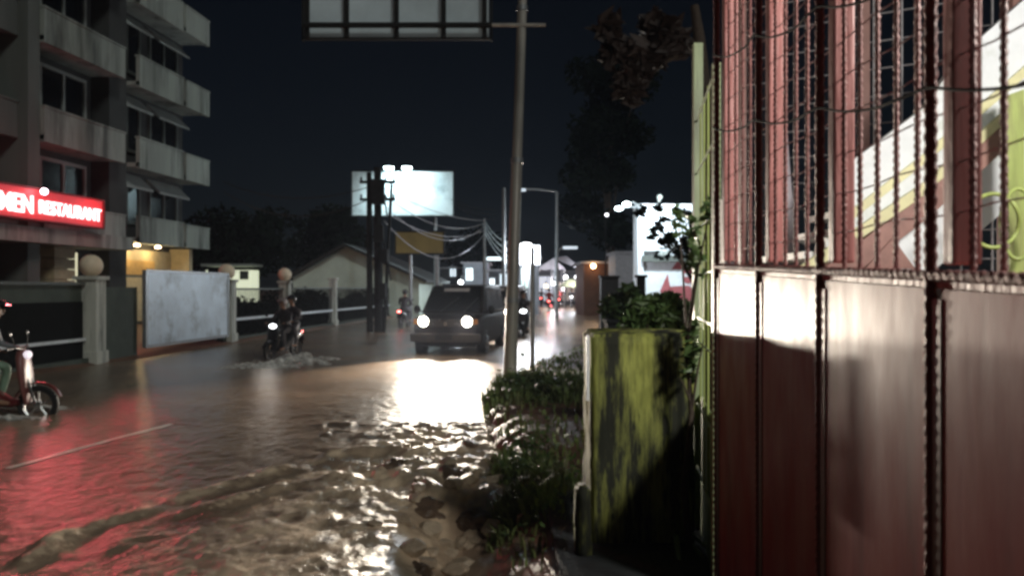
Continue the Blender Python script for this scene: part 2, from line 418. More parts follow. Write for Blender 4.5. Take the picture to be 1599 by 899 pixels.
def water_material():
    m = bpy.data.materials.new("muddy flood water"); m.use_nodes = True
    t = m.node_tree; b = t.nodes["Principled BSDF"]
    geo = t.nodes.new("ShaderNodeNewGeometry")
    def noise(scale, det, sc=(1, 1, 1)):
        mp = t.nodes.new("ShaderNodeMapping"); mp.inputs["Scale"].default_value = sc
        mp.inputs["Rotation"].default_value = (0, 0, R(20))
        n = t.nodes.new("ShaderNodeTexNoise"); n.inputs["Scale"].default_value = scale; n.inputs["Detail"].default_value = det
        t.links.new(geo.outputs["Position"], mp.inputs[0]); t.links.new(mp.outputs[0], n.inputs["Vector"]); return n
    n0 = noise(0.5, 5)
    cr = t.nodes.new("ShaderNodeValToRGB")
    cr.color_ramp.elements[0].position = 0.3; cr.color_ramp.elements[0].color = (0.15, 0.102, 0.070, 1)
    cr.color_ramp.elements[1].position = 0.72; cr.color_ramp.elements[1].color = (0.29, 0.205, 0.145, 1)
    t.links.new(n0.outputs["Fac"], cr.inputs[0]); sp = t.nodes.new("ShaderNodeSeparateXYZ"); t.links.new(geo.outputs["Position"], sp.inputs[0])
    nf = noise(14, 6)
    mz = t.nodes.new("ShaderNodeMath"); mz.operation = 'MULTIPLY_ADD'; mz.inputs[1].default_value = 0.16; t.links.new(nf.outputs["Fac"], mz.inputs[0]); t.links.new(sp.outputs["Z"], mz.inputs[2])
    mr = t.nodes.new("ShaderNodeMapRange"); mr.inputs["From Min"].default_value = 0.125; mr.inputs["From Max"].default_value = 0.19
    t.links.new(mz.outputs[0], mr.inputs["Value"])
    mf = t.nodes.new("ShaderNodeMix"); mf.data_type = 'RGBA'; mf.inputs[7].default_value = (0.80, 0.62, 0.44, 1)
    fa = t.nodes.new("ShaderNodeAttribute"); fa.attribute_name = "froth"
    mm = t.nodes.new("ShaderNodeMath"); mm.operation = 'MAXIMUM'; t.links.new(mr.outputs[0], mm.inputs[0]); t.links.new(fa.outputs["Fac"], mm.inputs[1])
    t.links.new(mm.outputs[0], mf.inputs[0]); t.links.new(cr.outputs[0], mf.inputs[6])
    t.links.new(mf.outputs[2], b.inputs["Base Color"])
    n1 = noise(9, 6, (1, 0.7, 1)); n2 = noise(45, 3)
    ad = t.nodes.new("ShaderNodeMath"); ad.operation = 'MULTIPLY_ADD'; ad.inputs[1].default_value = 0.22
    t.links.new(n2.outputs["Fac"], ad.inputs[0]); t.links.new(n1.outputs["Fac"], ad.inputs[2])
    bp = t.nodes.new("ShaderNodeBump"); bp.inputs["Strength"].default_value = 0.8; bp.inputs["Distance"].default_value = 0.03
    t.links.new(ad.outputs[0], bp.inputs["Height"]); t.links.new(bp.outputs[0], b.inputs["Normal"])
    b.inputs["Roughness"].default_value = 0.24
    b.inputs["IOR"].default_value = 1.33
    b.inputs["Specular IOR Level"].default_value = 0.75
    return m
mw = water_material()
ya = 3.0 * (130 / 3.0) ** (np.arange(620) / 619.0)
xa = np.concatenate([np.linspace(-60, -9, 60)[:-1], np.linspace(-9, -3, 200)[:-1], np.linspace(-3, 1.2, 300)[:-1], np.linspace(1.2, 22, 90)])
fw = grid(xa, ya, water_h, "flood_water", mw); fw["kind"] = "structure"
def froth_glints(x, y):
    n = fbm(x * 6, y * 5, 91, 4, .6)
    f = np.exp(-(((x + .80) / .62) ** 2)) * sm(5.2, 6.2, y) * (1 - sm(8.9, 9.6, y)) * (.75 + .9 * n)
    f = np.maximum(f, sm(-2.2, -1.1, x) * (1 - sm(-.55, -.35, x)) * (1 - sm(6.6, 7.9, y)) * (.8 + 1.5 * n))  # pale patch: headlight glints on the ripples put into the water colour
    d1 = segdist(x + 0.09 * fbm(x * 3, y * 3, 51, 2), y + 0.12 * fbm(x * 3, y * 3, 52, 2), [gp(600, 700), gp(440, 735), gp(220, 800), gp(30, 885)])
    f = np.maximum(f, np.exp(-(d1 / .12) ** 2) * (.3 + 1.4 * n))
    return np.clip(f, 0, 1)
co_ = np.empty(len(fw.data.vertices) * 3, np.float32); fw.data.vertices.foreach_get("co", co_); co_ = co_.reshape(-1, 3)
at_ = fw.data.attributes.new("froth", 'FLOAT', 'POINT'); at_.data.foreach_set("value", froth_glints(co_[:, 0].astype(float), co_[:, 1].astype(float)).astype(np.float32))

def ground_h(x, y):
    d = x - shore(y)
    bank = sm(-0.10, 0.35, d) * (0.10 + 0.09 * sm(6.5, 8, y) * (1 - sm(12, 16, y)))
    h = -0.14 + (0.14 + bank) * sm(-0.15, 0.12, d) + 0.03 * sm(0, 0.3, d) * fbm(x * 3, y * 3, 81, 4)
    h -= 0.32 * np.exp(-(((x + 0.33) / 0.34) ** 2)) * (1 - sm(5.4, 6.2, y))
    # left verge beyond the fence line
    l = (-9.6 + 0.08 * y) - x
    h += sm(0.0, 0.5, l) * 0.22
    return h
yg = np.concatenate([[-30, -8, -2, 0.5], 2.0 * (130 / 2.0) ** (np.arange(330) / 329.0), [200, 500, 1100]])
xg = np.concatenate([[-800, -300, -120, -60], np.linspace(-30, -3, 60)[:-1], np.linspace(-3, 2.5, 190)[:-1], np.linspace(2.5, 24, 60), [60, 200, 800]])
gr = grid(xg, yg, ground_h, "ground", M['soil']); gr["kind"] = "structure"

# painted centre line, showing pale through the shallow water
mb = MB()
def lineq(p0, p1, w):
    a = Vector((*p0, 0)); b = Vector((*p1, 0)); d = (b - a).normalized(); n = Vector((-d.y, d.x, 0)) * w / 2
    N = 14; vs = []; fs = []
    for i in range(N + 1):
        c = a.lerp(b, i / N)
        for s in (-1, 1):
            q = c + n * s; z = float(water_h(np.array([q.x]), np.array([q.y]))[0]) + 0.006; vs.append((q.x, q.y, z))
    for i in range(N): fs.append((2 * i, 2 * i + 1, 2 * i + 3, 2 * i + 2))
    mb.add(vs, fs)
lineq(gp(12, 732), gp(268, 662), 0.07)
lineq(gp(-260, 806), gp(-10, 752), 0.07)
struct("road_marking", mb, M['paint'])

# ------------------------------------------------------------------ tall building on the left
def FX(y, off): return -17.6 + 0.09 * y + off
def fbox(mb, y0, y1, o0, o1, h0, h1):
    mb.hexa([(FX(y, o), y, h) for o in (o0, o1) for y in (y0, y1) for h in (h0, h1)])
bld = empty("apartment_building", (FX(30, -5), 30, 0), "dark grey apartment block with pale balcony bands behind the left fence", "building")
def bpart(name, mb, m, parent=bld, **k):
    o = mb.build(name, m, **k); o.parent = parent
    o.matrix_parent_inverse = Matrix.Translation(-Vector(bld.location)) if parent is bld else Matrix.Identity(4)
    return o
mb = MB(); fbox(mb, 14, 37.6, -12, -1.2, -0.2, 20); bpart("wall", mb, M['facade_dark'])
floors = [3.54, 6.5, 9.72, 13.0, 16.3]
for i, h in enumerate(floors):
    ph = 0.85 if i == 0 else 1.02
    for (a, b, o) in ((14.0, 25.4, -0.3), (26.0, 30.6, 0.12), (31.8, 35.3, 0.0), (35.32, 37.5, 0.10)):
        mb = MB()
        fbox(mb, a, b, -1.19, o, h - 0.10, h + 0.06)
        top = h + ph + (0.08 if o == 0.0 else 0)
        fbox(mb, a, b, o - 0.14, o + 0.01, h - 0.16, top - 0.07)
        fbox(mb, a - 0.02, b + 0.02, o - 0.18, o + 0.04, top - 0.065, top)
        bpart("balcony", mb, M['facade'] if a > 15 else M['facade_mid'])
for (a, b, o) in ((25.42, 25.98, 0.0), (30.62, 31.78, -0.5)):
    mb = MB(); fbox(mb, a, b, -1.18, o, -0.1, 19.5)
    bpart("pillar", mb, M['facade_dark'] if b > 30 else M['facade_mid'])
wins = [(27.6, 30.2), (31.9, 33.9), (34.6, 37.0), (20.0, 24.0)]
for i in range(4):
    h0, h1 = floors[i] + 0.1, floors[i + 1] - 0.35
    for j, (a, b) in enumerate(wins):
        mb = MB()
        w = 0.12
        wb = h0 + 0.6
        for (p, q, r_, s_) in ((a, a + w, wb, h1), (b - w, b, wb, h1), (a, b, h1 - w, h1), (a, b, wb - 0.02, wb + w), ((a + b) / 2 - .05, (a + b) / 2 + .05, wb, h1)):
            fbox(mb, p, q, -1.20, -1.10 - 0.002 * random.random(), r_, s_)
        fr = bpart("window", mb, M['hood'] if j == 0 else M['frame'])
        mb = MB(); fbox(mb, a + w, b - w, -1.20, -1.165, wb, h1 - w)
        g = bpart("pane", mb, M['glass']); 
        g.parent = fr; g.matrix_parent_inverse = Matrix.Identity(4)
        if j in (1, 2):
            mb = MB()
            y0, y1 = a - .1, b + .1
            mb.hexa([(FX(y, o), y, hh) for (o, hs) in ((-1.19, (h1 - .1, h1 + .12)), (-0.62, (h1 - 0.52, h1 - .42))) for y in (y0, y1) for hh in hs])
            bpart("awning", mb, M['hood'])
# ground floor: striped stone column, lit lobby, small lit windows
mb = MB()
for k in range(9): fbox(mb, 27.0, 28.1, -0.9, -0.2, 0.1 + 0.36 * k, 0.1 + 0.36 * k + 0.335)
bpart("stone_column", mb, M['beige'])
mb = MB(); fbox(mb, 31.9, 36.4, -1.19, -1.12, 0.2, 3.2); bpart("lobby_wall", mb, M['beige'])
mb = MB(); fbox(mb, 36.4, 36.7, -1.19, -0.3, 0.2, 3.35); bpart("lobby_wall", mb, M['beige'])
mb = MB(); fbox(mb, 32.3, 34.9, -1.11, -1.06, 2.15, 2.75); bpart("lobby_board", mb, mat("tan board", (0.5, 0.33, 0.12), 0.5))
for yy in (32.7, 34.3):
    mb = MB(); mb.lathe([(0.10, 0.0), (0.12, 0.05), (0.05, 0.09)], (FX(yy, -0.6), yy, 3.30), 12)
    b_ = bpart("downlight", mb, G['warm'])
    lp = lamp("lobby_light", 'POINT', (FX(yy, -0.6), yy, 3.15), 26, (1.0, 0.72, 0.36), radius=0.08)
for (a, b, c, d) in ((29.2, 29.7, 1.6, 2.9), (30.4, 31.0, 1.6, 2.6)):
    mb = MB(); fbox(mb, a, b, -1.19, -1.13, c, d); w_ = bpart("window", mb, G['pale'])
mb = MB(); fbox(mb, 28.5, 31.5, -1.19, -0.9, 3.0, 3.3); bpart("lintel", mb, M['facade_dark'])

# red restaurant sign
sg = empty("restaurant_sign", (FX(26, 0.9), 26, 4.0), "red lit restaurant sign board with glowing pink letters on the apartment block", "sign")
def sign_part(name, mb, m):
    o = mb.build(name, m); o.parent = sg; o.matrix_parent_inverse = Matrix.Translation(-Vector(sg.location)); return o
mb = MB(); fbox(mb, 19.0, 28.1, 0.55, 0.75, 3.68, 4.64); sign_part("panel", mb, M['redpanel'])
mb = MB()
for h in (3.68, 4.64): fbox(mb, 18.95, 28.15, 0.53, 0.80, h - 0.03, h + 0.03)
fbox(mb, 28.11, 28.17, 0.53, 0.80, 3.65, 4.67)
sign_part("frame", mb, mat("dark red edge", (0.12, 0.01, 0.01), 0.5))
for yy in (20, 27.5):
    mb = MB(); fbox(mb, yy, yy + .1, -0.2, 0.54, 4.4, 4.5); sign_part("bracket", mb, M['dark'])
def text_mesh(body, size, name, m, extr=0.02, bold=0.012):
    c = bpy.data.curves.new(name, 'FONT'); c.body = body; c.size = size; c.extrude = extr; c.offset = bold
    o = bpy.data.objects.new(name, c); S.collection.objects.link(o)
    dg = bpy.context.evaluated_depsgraph_get(); me = bpy.data.meshes.new_from_object(o.evaluated_get(dg))
    bpy.data.objects.remove(o); me.name = name
    me.materials.clear(); me.materials.append(m)
    return me
def facade_text(body, y0, y1, h0, h1, off):
    me = text_mesh(body, 1.0, "letters", M['redletters'])
    xsn = [v.co.x for v in me.vertices]; zsn = [v.co.y for v in me.vertices]
    ax, bx = min(xsn), max(xsn); az, bz = min(zsn), max(zsn)
    for v in me.vertices:
        y = y0 + (v.co.x - ax) / (bx - ax) * (y1 - y0); h = h0 + (v.co.y - az) / (bz - az) * (h1 - h0); o_ = off + v.co.z
        v.co = Vector((FX(y, o_), y, h))
    o = bpy.data.objects.new("letters", me); S.collection.objects.link(o); o.parent = sg
    o.matrix_parent_inverse = Matrix.Translation(-Vector(sg.location))
facade_text("MEN", 23.1, 24.5, 3.86, 4.40, 0.79)
facade_text("RESTAURANT", 24.8, 27.95, 3.90, 4.32, 0.79)
mb = MB(); mb.ball((FX(24.7, 1.0), 24.7, 4.56), 0.10, 12); sign_part("bulb", mb, G['pink'])
for yy in (24.5, 27.5):
    lamp("sign_glow", 'POINT', (FX(yy, 1.15), yy, 4.3), 36, (1.0, 0.10, 0.12), radius=0.5)
for yy in (24.0, 27.0):
    lamp('sign_cast', 'SPOT', (FX(yy, .95), yy, 4.15), 420, (1.0, .10, .12), radius=.6, size=R(40), aim=(-4.2 - FX(yy, .95), 7.6 - yy, -4.15), blend=1.0)
# porch roof beneath the sign
mb = MB(); fbox(mb, 16, 30.5, -1.1, 0.5, 3.02, 3.5); bpart("porch_roof", mb, M['facade'])

# ------------------------------------------------------------------ fence on the left with ball-topped posts
def FE(y): return -10.26 + 0.08 * y
posts = [(14.5, 0.30), (17.0, 0.42), (23.6, 0.42), (28.3, 0.36), (33.9, 0.30), (39.5, 0.3), (45.0, 0.3)]
fence_lab = ["pale fence post with a beige ball, nearest the red scooter", "pale stout fence post with a large beige ball left of the grey steel gate",
             "pale fence post with a beige ball right of the grey steel gate", "pale fence post with a ball behind the two scooter riders",
             "slim pale fence post without a ball before the gabled house"]
for i, (y, w) in enumerate(posts[1:5]):
    x = FE(y)
    e = empty("fence_post", (x, y, 0), fence_lab[i + 1], "fence post", "posts of the left fence")
    top = 1.78 if i < 3 else 1.95
    mb = MB(); mb.box((0, 0, top / 2 - .1), (w, w, top + .2)); mb.box((0, 0, top + .03), (w + .1, w + .1, .08)); mb.box((0, 0, .12), (w + .08, w + .08, .3))
    mb.build("shaft", M['post'], e, bevel=0.012)
    if i < 3:
        mb = MB(); mb.ball((0, 0, top + 0.08 + 0.21), 0.235, 20); mb.lathe([(0.1, 0), (0.08, 0.1)], (0, 0, top + .05), 12)
        mb.build("globe", M['globe'], e, smooth=True)
def fence_seg(y0, y1, lab, hs, rail=(0.62, 0.70), wallh=None):
    e = empty("fence", (FE((y0 + y1) / 2), (y0 + y1) / 2, 0), lab, "fence")
    inv = Matrix.Translation(-Vector(e.location))
    def p(n, mb, m): o = mb.build(n, m); o.parent = e; o.matrix_parent_inverse = inv
    def b(mb, a, c, o0, o1, h0, h1): mb.hexa([(FE(y) + o, y, h) for o in (o0, o1) for y in (a, c) for h in (h0, h1)])
    mb = MB(); b(mb, y0, y1, -.04, .04, rail[0], rail[1]); p("rail", mb, M['white'])
    mb = MB(); b(mb, y0, y1, -.04, .03, hs - .06, hs); p("top_rail", mb, M['frame'])
    mb = MB(); n = 0 if wallh else int((y1 - y0) / 0.16)
    for k in range(n):
        yy = y0 + (k + .5) * (y1 - y0) / n; b(mb, yy - .012, yy + .012, -.012, .012, 0.06, hs - .03)
    if wallh: b(mb, y0, y1, -.05, -.02, .1, wallh[0])
    o = mb.build("boarding" if wallh else "bars", M['board']); o.parent = e; o.matrix_parent_inverse = inv
    if wallh: mb = MB(); b(mb, y0, y1, -.14, -.05, wallh[0], wallh[1]); p("wall_band", mb, M['wallg'])
    mb = MB(); b(mb, y0, y1, -.1, .1, -.1, .14); p("kerb", mb, M['wallg'])
fence_seg(9.0, 16.75, "dark barred fence with a mossy top band behind the red scooter", 1.72, (0.50, 0.56), (1.32, 1.70))
fence_seg(23.85, 28.1, "dark barred fence with a pale rail behind the two scooter riders", 1.60)
fence_seg(28.5, 33.75, "dark barred fence with a pale rail left of the slim post", 1.62)
fence_seg(34.1, 46, "dark barred fence with a pale rail beyond the slim post", 1.62)
e = empty("steel_gate", (FE(20.6), 20.6, 0), "pale blue grey sheet steel gate between two ball-topped posts", "gate")
inv = Matrix.Translation(-Vector(e.location))
mb = MB(); mb.hexa([(FE(y) + o, y, h) for o in (0.22, 0.25) for y in (18.7, 23.1) for h in (0.26, 1.99)])
o = mb.build("sheet", M['sheet']); o.parent = e; o.matrix_parent_inverse = inv
mb = MB()
for (a, b_, c, d) in ((18.66, 18.74, .22, 2.02), (23.06, 23.14, .22, 2.02), (18.7, 23.1, 1.97, 2.03), (18.7, 23.1, .20, .27)):
    mb.hexa([(FE(y) + o_, y, h) for o_ in (0.18, 0.27) for y in (a, b_) for h in (c, d)])
o = mb.build("frame", M['steelpole']); o.parent = e; o.matrix_parent_inverse = inv
mb = MB(); mb.hexa([(FE(y) + o_, y, h) for o_ in (-.1, 0.1) for y in (17.2, 18.6) for h in (-.1, 1.62)])
mb.hexa([(FE(y) + o_, y, h) for o_ in (-.1, 0.1) for y in (23.15, 23.4) for h in (-.1, 1.7)])
o = tag(mb.build("garden_wall", M['wallg']), "dark low wall pieces on each side of the grey steel gate", "wall")

# ------------------------------------------------------------------ leaves, trees, hedge
def leaf_cloud(mb, n, fn, size, aspect=0.45):
    for _ in range(n):
        c = fn(); s = size * random.uniform(0.6, 1.3)
        d = Vector((random.gauss(0, 1), random.gauss(0, 1), random.gauss(0, .7))).normalized()
        q = d.cross(Vector((random.gauss(0, 1), random.gauss(0, 1), random.gauss(0, 1)))).normalized()
        nrm = d.cross(q)
        a = c - d * s; b = c + q * s * aspect + nrm * s * .15; e2 = c + d * s; f = c - q * s * aspect + nrm * s * .15
        mb.add([a, b, e2, f], [(0, 1, 2), (0, 2, 3)])
def blobs(cl):
    def fn():
        c, r = random.choice(cl)
        v = Vector((random.gauss(0, 1), random.gauss(0, 1), random.gauss(0, 1))).normalized() * (random.random() ** 0.45)
        return Vector(c) + Vector((v.x * r[0], v.y * r[1], v.z * r[2]))
    return fn
def tree(name, base, trunk_pts, rads, limbs, clumps, n, size, lm, label, cat="tree"):
    e = empty(name, base, label, cat)
    B = Vector(base)
    mb = MB(); mb.tube([Vector(p) - B for p in trunk_pts], rads, 8)
    for (a, b) in limbs:
        a, b = Vector(a) - B, Vector(b) - B; m_ = a.lerp(b, .5) + Vector((0, 0, (b - a).length * .08))
        mb.tube([a, m_, b], [rads[-1] * .9, rads[-1] * .6, rads[-1] * .25], 6)
    mb.build("trunk", M['bark'], e, smooth=True)
    mb = MB(); leaf_cloud(mb, n, blobs([(Vector(c) - B, r) for c, r in clumps]), size); mb.build("crown", lm, e)
    return e
# hedge behind the left fence
mb = MB()
cl = []
for k in range(60):
    y = random.uniform(24.0, 45); cl.append(((FE(y) - random.uniform(.5, 1.1), y, random.uniform(.4, 1.25)), (.5, .6, .42)))
leaf_cloud(mb, 9000, blobs(cl), 0.10); 
mb.hexa([(FE(y) + o_, y, h) for o_ in (-1.3, -.7) for y in (24, 45) for h in (0, 1.1)])
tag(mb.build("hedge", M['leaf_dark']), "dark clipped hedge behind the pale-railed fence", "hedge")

bt = P(952, 452, 52)
cl = []
for k in range(26):
    px = random.uniform(905, 1000); py = random.uniform(110, 370)
    p = P(px, py, 52 + random.uniform(-2.5, 2.5)); cl.append((p, (1.6, 1.6, 1.2)))
tree("dark_tree", (bt.x, 52, 0), [(bt.x, 52, 0), (bt.x + .1, 52, 4), (bt.x - .1, 52, 8), (bt.x + .2, 52, 13)], [.35, .28, .2, .08],
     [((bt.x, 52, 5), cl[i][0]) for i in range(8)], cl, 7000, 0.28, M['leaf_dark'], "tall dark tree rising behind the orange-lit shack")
for (px, d, top, w, lab) in ((370, 60, 350, 55, "dark tree beyond the apartment block's far corner"), (490, 70, 340, 60, "dark tree above the gabled house roof"),
                             (740, 90, 372, 38, "small dark tree beyond the yellow board")):
    b = P(px, 450, d); cl = []
    for k in range(16):
        p = P(px + random.uniform(-w, w), random.uniform(top, 415), d + random.uniform(-2, 2)); cl.append((p, (2.2, 2, 1.5)))
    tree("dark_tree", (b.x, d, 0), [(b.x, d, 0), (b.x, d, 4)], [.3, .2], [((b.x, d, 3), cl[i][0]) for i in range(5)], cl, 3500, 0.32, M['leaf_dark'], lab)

# ------------------------------------------------------------------ gabled house + small lit house
d0 = 44.0
hs = empty("gabled_house", (P(550, 450, d0).x, d0, 0), "pale gable-ended house with a dark roof behind the left fence", "house")
hinv = Matrix.Translation(-Vector(hs.location))
def hp(n, mb, m, par=hs, inv=hinv): o = mb.build(n, m); o.parent = par; o.matrix_parent_inverse = inv; return o
mb = MB()
gpoly = [P(458, 433, d0), P(540, 386, d0), P(655, 437, d0)]
lo = [Vector((gpoly[2].x, d0, 0)), Vector((gpoly[0].x, d0, 0))]
mb.prism(gpoly + lo, (0.5, 9, 0)); hp("wall", mb, M['housewhite'])
mb = MB()
for a, b in ((gpoly[0], gpoly[1]), (gpoly[1], gpoly[2])):
    d_ = (b - a).normalized(); a2 = a - d_ * .45 if a is gpoly[0] else a; b2 = b + d_ * .5 if b is gpoly[2] else b
    f_ = Vector((0, -.5, 0)); up = Vector((0, 0, .16)); off = Vector((0, 0, .02))
    mb.prism([a2 + f_ + off, b2 + f_ + off, b2 + f_ + off + up, a2 + f_ + off + up], (0.5, 9.8, 0))
hp("roof", mb, M['roof'])
d1 = 47.0
lh = empty("lit_outbuilding", (P(360, 450, d1).x, d1, 0), "small flat-roofed pale building lit from inside, right of the apartment block", "building")
li = Matrix.Translation(-Vector(lh.location))
mb = MB(); a, b = P(322, 433, d1), P(393, 418, d1)
mb.box(((a.x + b.x) / 2, d1 + .7, 1.3), (b.x - a.x, 1.4, 2.7)); hp("wall", mb, glow("lit cream wall", (0.80, 0.85, 0.62), 0.6), lh, li)  # wall given a glow in place of lamplight falling on it
mb = MB(); c = P(358, 415, d1); mb.box((c.x, d1 + .6, c.z + .02), (W(80, d1), 2.0, .14)); hp("roof", mb, M['hood'], lh, li)
mb = MB(); c = P(335, 425, d1); mb.box((c.x, d1 - .03, c.z - .2), (.7, .06, .9)); hp("window", mb, M['glass'], lh, li)
mb = MB(); c = P(382, 430, d1); mb.box((c.x, d1 - .03, c.z), (.5, .06, .5)); hp("window", mb, M['frame'], lh, li)

# ------------------------------------------------------------------ billboards
def billboard(name, d, x0, x1, y0, y1, m, label, posts_px, base_y=None, thick=.15):
    a, b = P(x0, y1, d), P(x1, y0, d)
    e = empty(name, ((a.x + b.x) / 2, d, 0), label, "billboard"); inv = Matrix.Translation(-Vector(e.location))
    mb = MB(); mb.box(((a.x + b.x) / 2, d, (a.z + b.z) / 2), (b.x - a.x, thick, b.z - a.z)); hp("panel", mb, m, e, inv)
    mb = MB()
    for z in (a.z, b.z): mb.box(((a.x + b.x) / 2, d, z), (b.x - a.x + .12, thick + .06, .07))
    for x in (a.x, b.x): mb.box((x, d, (a.z + b.z) / 2), (.07, thick + .064, b.z - a.z - .08))
    hp("frame", mb, M['dark'], e, inv)
    for px in posts_px:
        x = P(px, 0, d).x; mb = MB(); mb.tube([(x, d + .2, -.2), (x, d + .2, b.z - .3)], .09, 8); hp("post", mb, M['steelpole'], e, inv)
    return e, inv
e, inv = billboard("billboard", 45, 550, 709, 268, 338, M['billwhite'], "large white billboard lit by floodlamps above the dark utility poles", (585, 680))
for px in (608, 636):
    p = P(px, 262, 44.0)
    mb = MB(); mb.tube([P(px, 268, 45), P(px - 2, 259, 44.5), p], .035, 6); mb.box(p + Vector((0, 0, .05)), (.5, .3, .12)); fl = hp("flood_lamp", mb, M['dark'], e, inv)
    mb = MB(); mb.box(p + Vector((0, -0.02, -.04)), (.46, .32, .08)); g = mb.build("lens", G['flood']); g.parent = fl; g.matrix_parent_inverse = Matrix.Identity(4)
    lamp("flood_light", 'SPOT', p + Vector((0, -.15, -.12)), 420, (0.72, 0.95, 1.0), radius=.15, size=R(150), aim=(0.25, 0.62, -0.8), blend=.7)
e, inv = billboard("signboard", 38, 618, 694, 362, 397, M['billyellow'], "faded yellow brown signboard on two thin posts below the white billboard", (641, 683))

# dark-backed billboard over the road, carried by the near pole
PD = 12.7
px_ = P(800, 450, PD).x
def pole_x(z): return P(797, 0, PD).x + (z - 0.3) * 0.033 - 0.0
e = empty("overhead_billboard", (P(620, 0, PD).x, PD, P(0, 30, PD).z), "overhead billboard of pale grey panels with dark ribs at the top of the picture", "billboard")
inv = Matrix.Translation(-Vector(e.location))
xl, xr = P(476, 0, PD).x, P(764, 0, PD).x
zb, zt = P(0, 58, PD).z, P(0, 58, PD).z + 2.1
mb = MB(); mb.box(((xl + xr) / 2, PD + .1, (zb + zt) / 2), (xr - xl, .04, zt - zb)); hp("panel", mb, M['billback'], e, inv)
for px in (480, 542, 620, 694, 758):
    mb = MB(); mb.box((P(px, 0, PD).x, PD + .02, (zb + zt) / 2), (.055, .07, zt - zb + .02)); hp("rib", mb, M['dark'], e, inv)
mb = MB(); z = P(0, 42, PD).z; mb.tube([(xl - .02, PD - .06, z), (xr + .05, PD - .06, z)], .045, 8); hp("beam", mb, M['dark'], e, inv)
mb = MB(); mb.tube([(xr + .05, PD - .06, z), (pole_x(z) + .38, PD - .06, z)], .03, 8); hp("arm", mb, M['polegrey'], e, inv)
mb = MB()
for x in (xl - .04, xr + .04): mb.box((x, PD + .08, (zb + zt) / 2), (.03, .1, zt - zb + .1))
mb.box(((xl + xr) / 2, PD + .08, zt + .03), (xr - xl + .1, .1, .05)); mb.box(((xl + xr) / 2, PD + .08, zb - .015), (xr - xl + .1, .1, .03)); hp("frame", mb, M['dark'], e, inv)

# ------------------------------------------------------------------ poles
e = empty("steel_pole", (pole_x(0), PD, 0), "tall grey leaning steel pole standing in the grass by the road", "pole")
inv = Matrix.Translation(-Vector(e.location))
mb = MB(); zz = [-0.1, 1.4, 1.42, 3.6, 3.62, 6.0, 6.02, 8.8]; rr = [.105, .10, .092, .085, .078, .075, .07, .066]
mb.tube([(pole_x(z), PD, z) for z in zz], rr, 20); hp("shaft", mb, M['polegrey'], e, inv)
mb = MB()
for z in (1.41, 3.61, 6.01):
    mb = MB(); mb.tube([(pole_x(z), PD, z - .04), (pole_x(z), PD, z + .04)], .112 if z < 2 else .097 if z < 4 else .086, 16)
    hp("collar", mb, M['steelpole'], e, inv)
d = 15.0
b = P(832, 450, d); mb = MB(); mb.tube([(b.x, d, -.1), (b.x, d, P(0, 388, d).z)], .043, 10)
mb.tube([(b.x, d, P(0, 388, d).z), (b.x, d, P(0, 386, d).z)], [.06, .02], 10)
tag(mb.build("sign_pole", M['steelpole'], smooth=True), "slim pale steel pole just right of the tall leaning pole", "pole")

ud = 29.5
def upole(px0, px1, y0, rad, label, extra=None):
    a = P(px0, 450, ud); t_ = P(px1, y0, ud)
    e = empty("utility_pole", (a.x, ud, 0), label, "utility pole", "dark utility poles by the left fence"); inv = Matrix.Translation(-Vector(e.location))
    mb = MB(); mb.tube([(a.x, ud, -.1), t_], [rad, rad * .8], 10); hp("shaft", mb, M['dark'], e, inv)
    return e, inv, a, t_
e, inv, a, t_ = upole(578, 577, 270, .12, "leftmost dark utility pole before the white billboard")
e, inv, a, t_ = upole(592, 590, 262, .17, "thick dark utility pole with cable boxes before the white billboard")
for (px, py, w, h) in ((590, 300, .5, .9), (592, 365, .35, .6), (600, 400, .3, .5), (598, 455, .25, .6)):
    p = P(px, py, ud - .25); mb = MB(); mb.box(p, (w, .3, h)); mb.tube([p + Vector((w / 2, 0, -.2)), p + Vector((w / 2 + .1, 0, -.9))], .03, 6); hp("cable_box", mb, M['dark'], e, inv)
for py in (285, 312):
    p = P(590, py, ud); mb = MB(); mb.box(p, (1.3, .1, .1))
    for k in (-.6, -.3, .3, .6): mb.lathe([(.05, 0), (.03, .06), (.05, .09), (.02, .14)], p + Vector((k, 0, .05)), 8)
    hp("crossarm", mb, M['dark'], e, inv)
upole(600, 612, 288, .07, "thin slanting dark utility pole right of the thick one")
# cables: wrapped bundle down the thick pole and spans
def cable(pts_a, pts_b, sag, r, m, lab, n=16, group="overhead cables"):
    mb = MB(); a, b = Vector(pts_a), Vector(pts_b)
    mb.tube([a.lerp(b, i / n) - Vector((0, 0, sag * 4 * (i / n) * (1 - i / n))) for i in range(n + 1)], r, 5)
    return tag(mb.build("overhead_cable", m, smooth=True), lab, "cable", group)
spans = [((595, 292, ud), (757, 345, 40), .3), ((595, 300, ud), (757, 349, 40), .7), ((598, 318, ud), (757, 354, 40), 1.0), ((600, 330, ud), (757, 360, 40), .6),
         ((600, 345, ud), (757, 366, 40), 1.3)]
for i, (a, b, s_) in enumerate(spans):
    cable(P(*a), P(*b), s_, .018, M['wire_lit'], "pale overhead cable sagging from the dark poles to the thin far pole")
for i in range(4):
    cable(P(757, 345 + 6 * i, 40), P(803, 380 + 12 * i, 33), .3, .022, M['wire_lit'], "pale overhead cable dropping right from the thin far pole")
for i in range(3):
    cable(P(705 + 4 * i, 312 + 5 * i, 41), P(775, 328 + i * 8, 41), .15, .016, M['wire'], "short dark cable right of the white billboard")
cable(P(350, 285, 34), P(590, 288, ud), .6, .02, M['wire'], "long dark cable from the apartment block to the utility poles")
cable(P(350, 300, 34), P(590, 305, ud), .9, .02, M['wire'], "long dark cable from the apartment block to the utility poles")

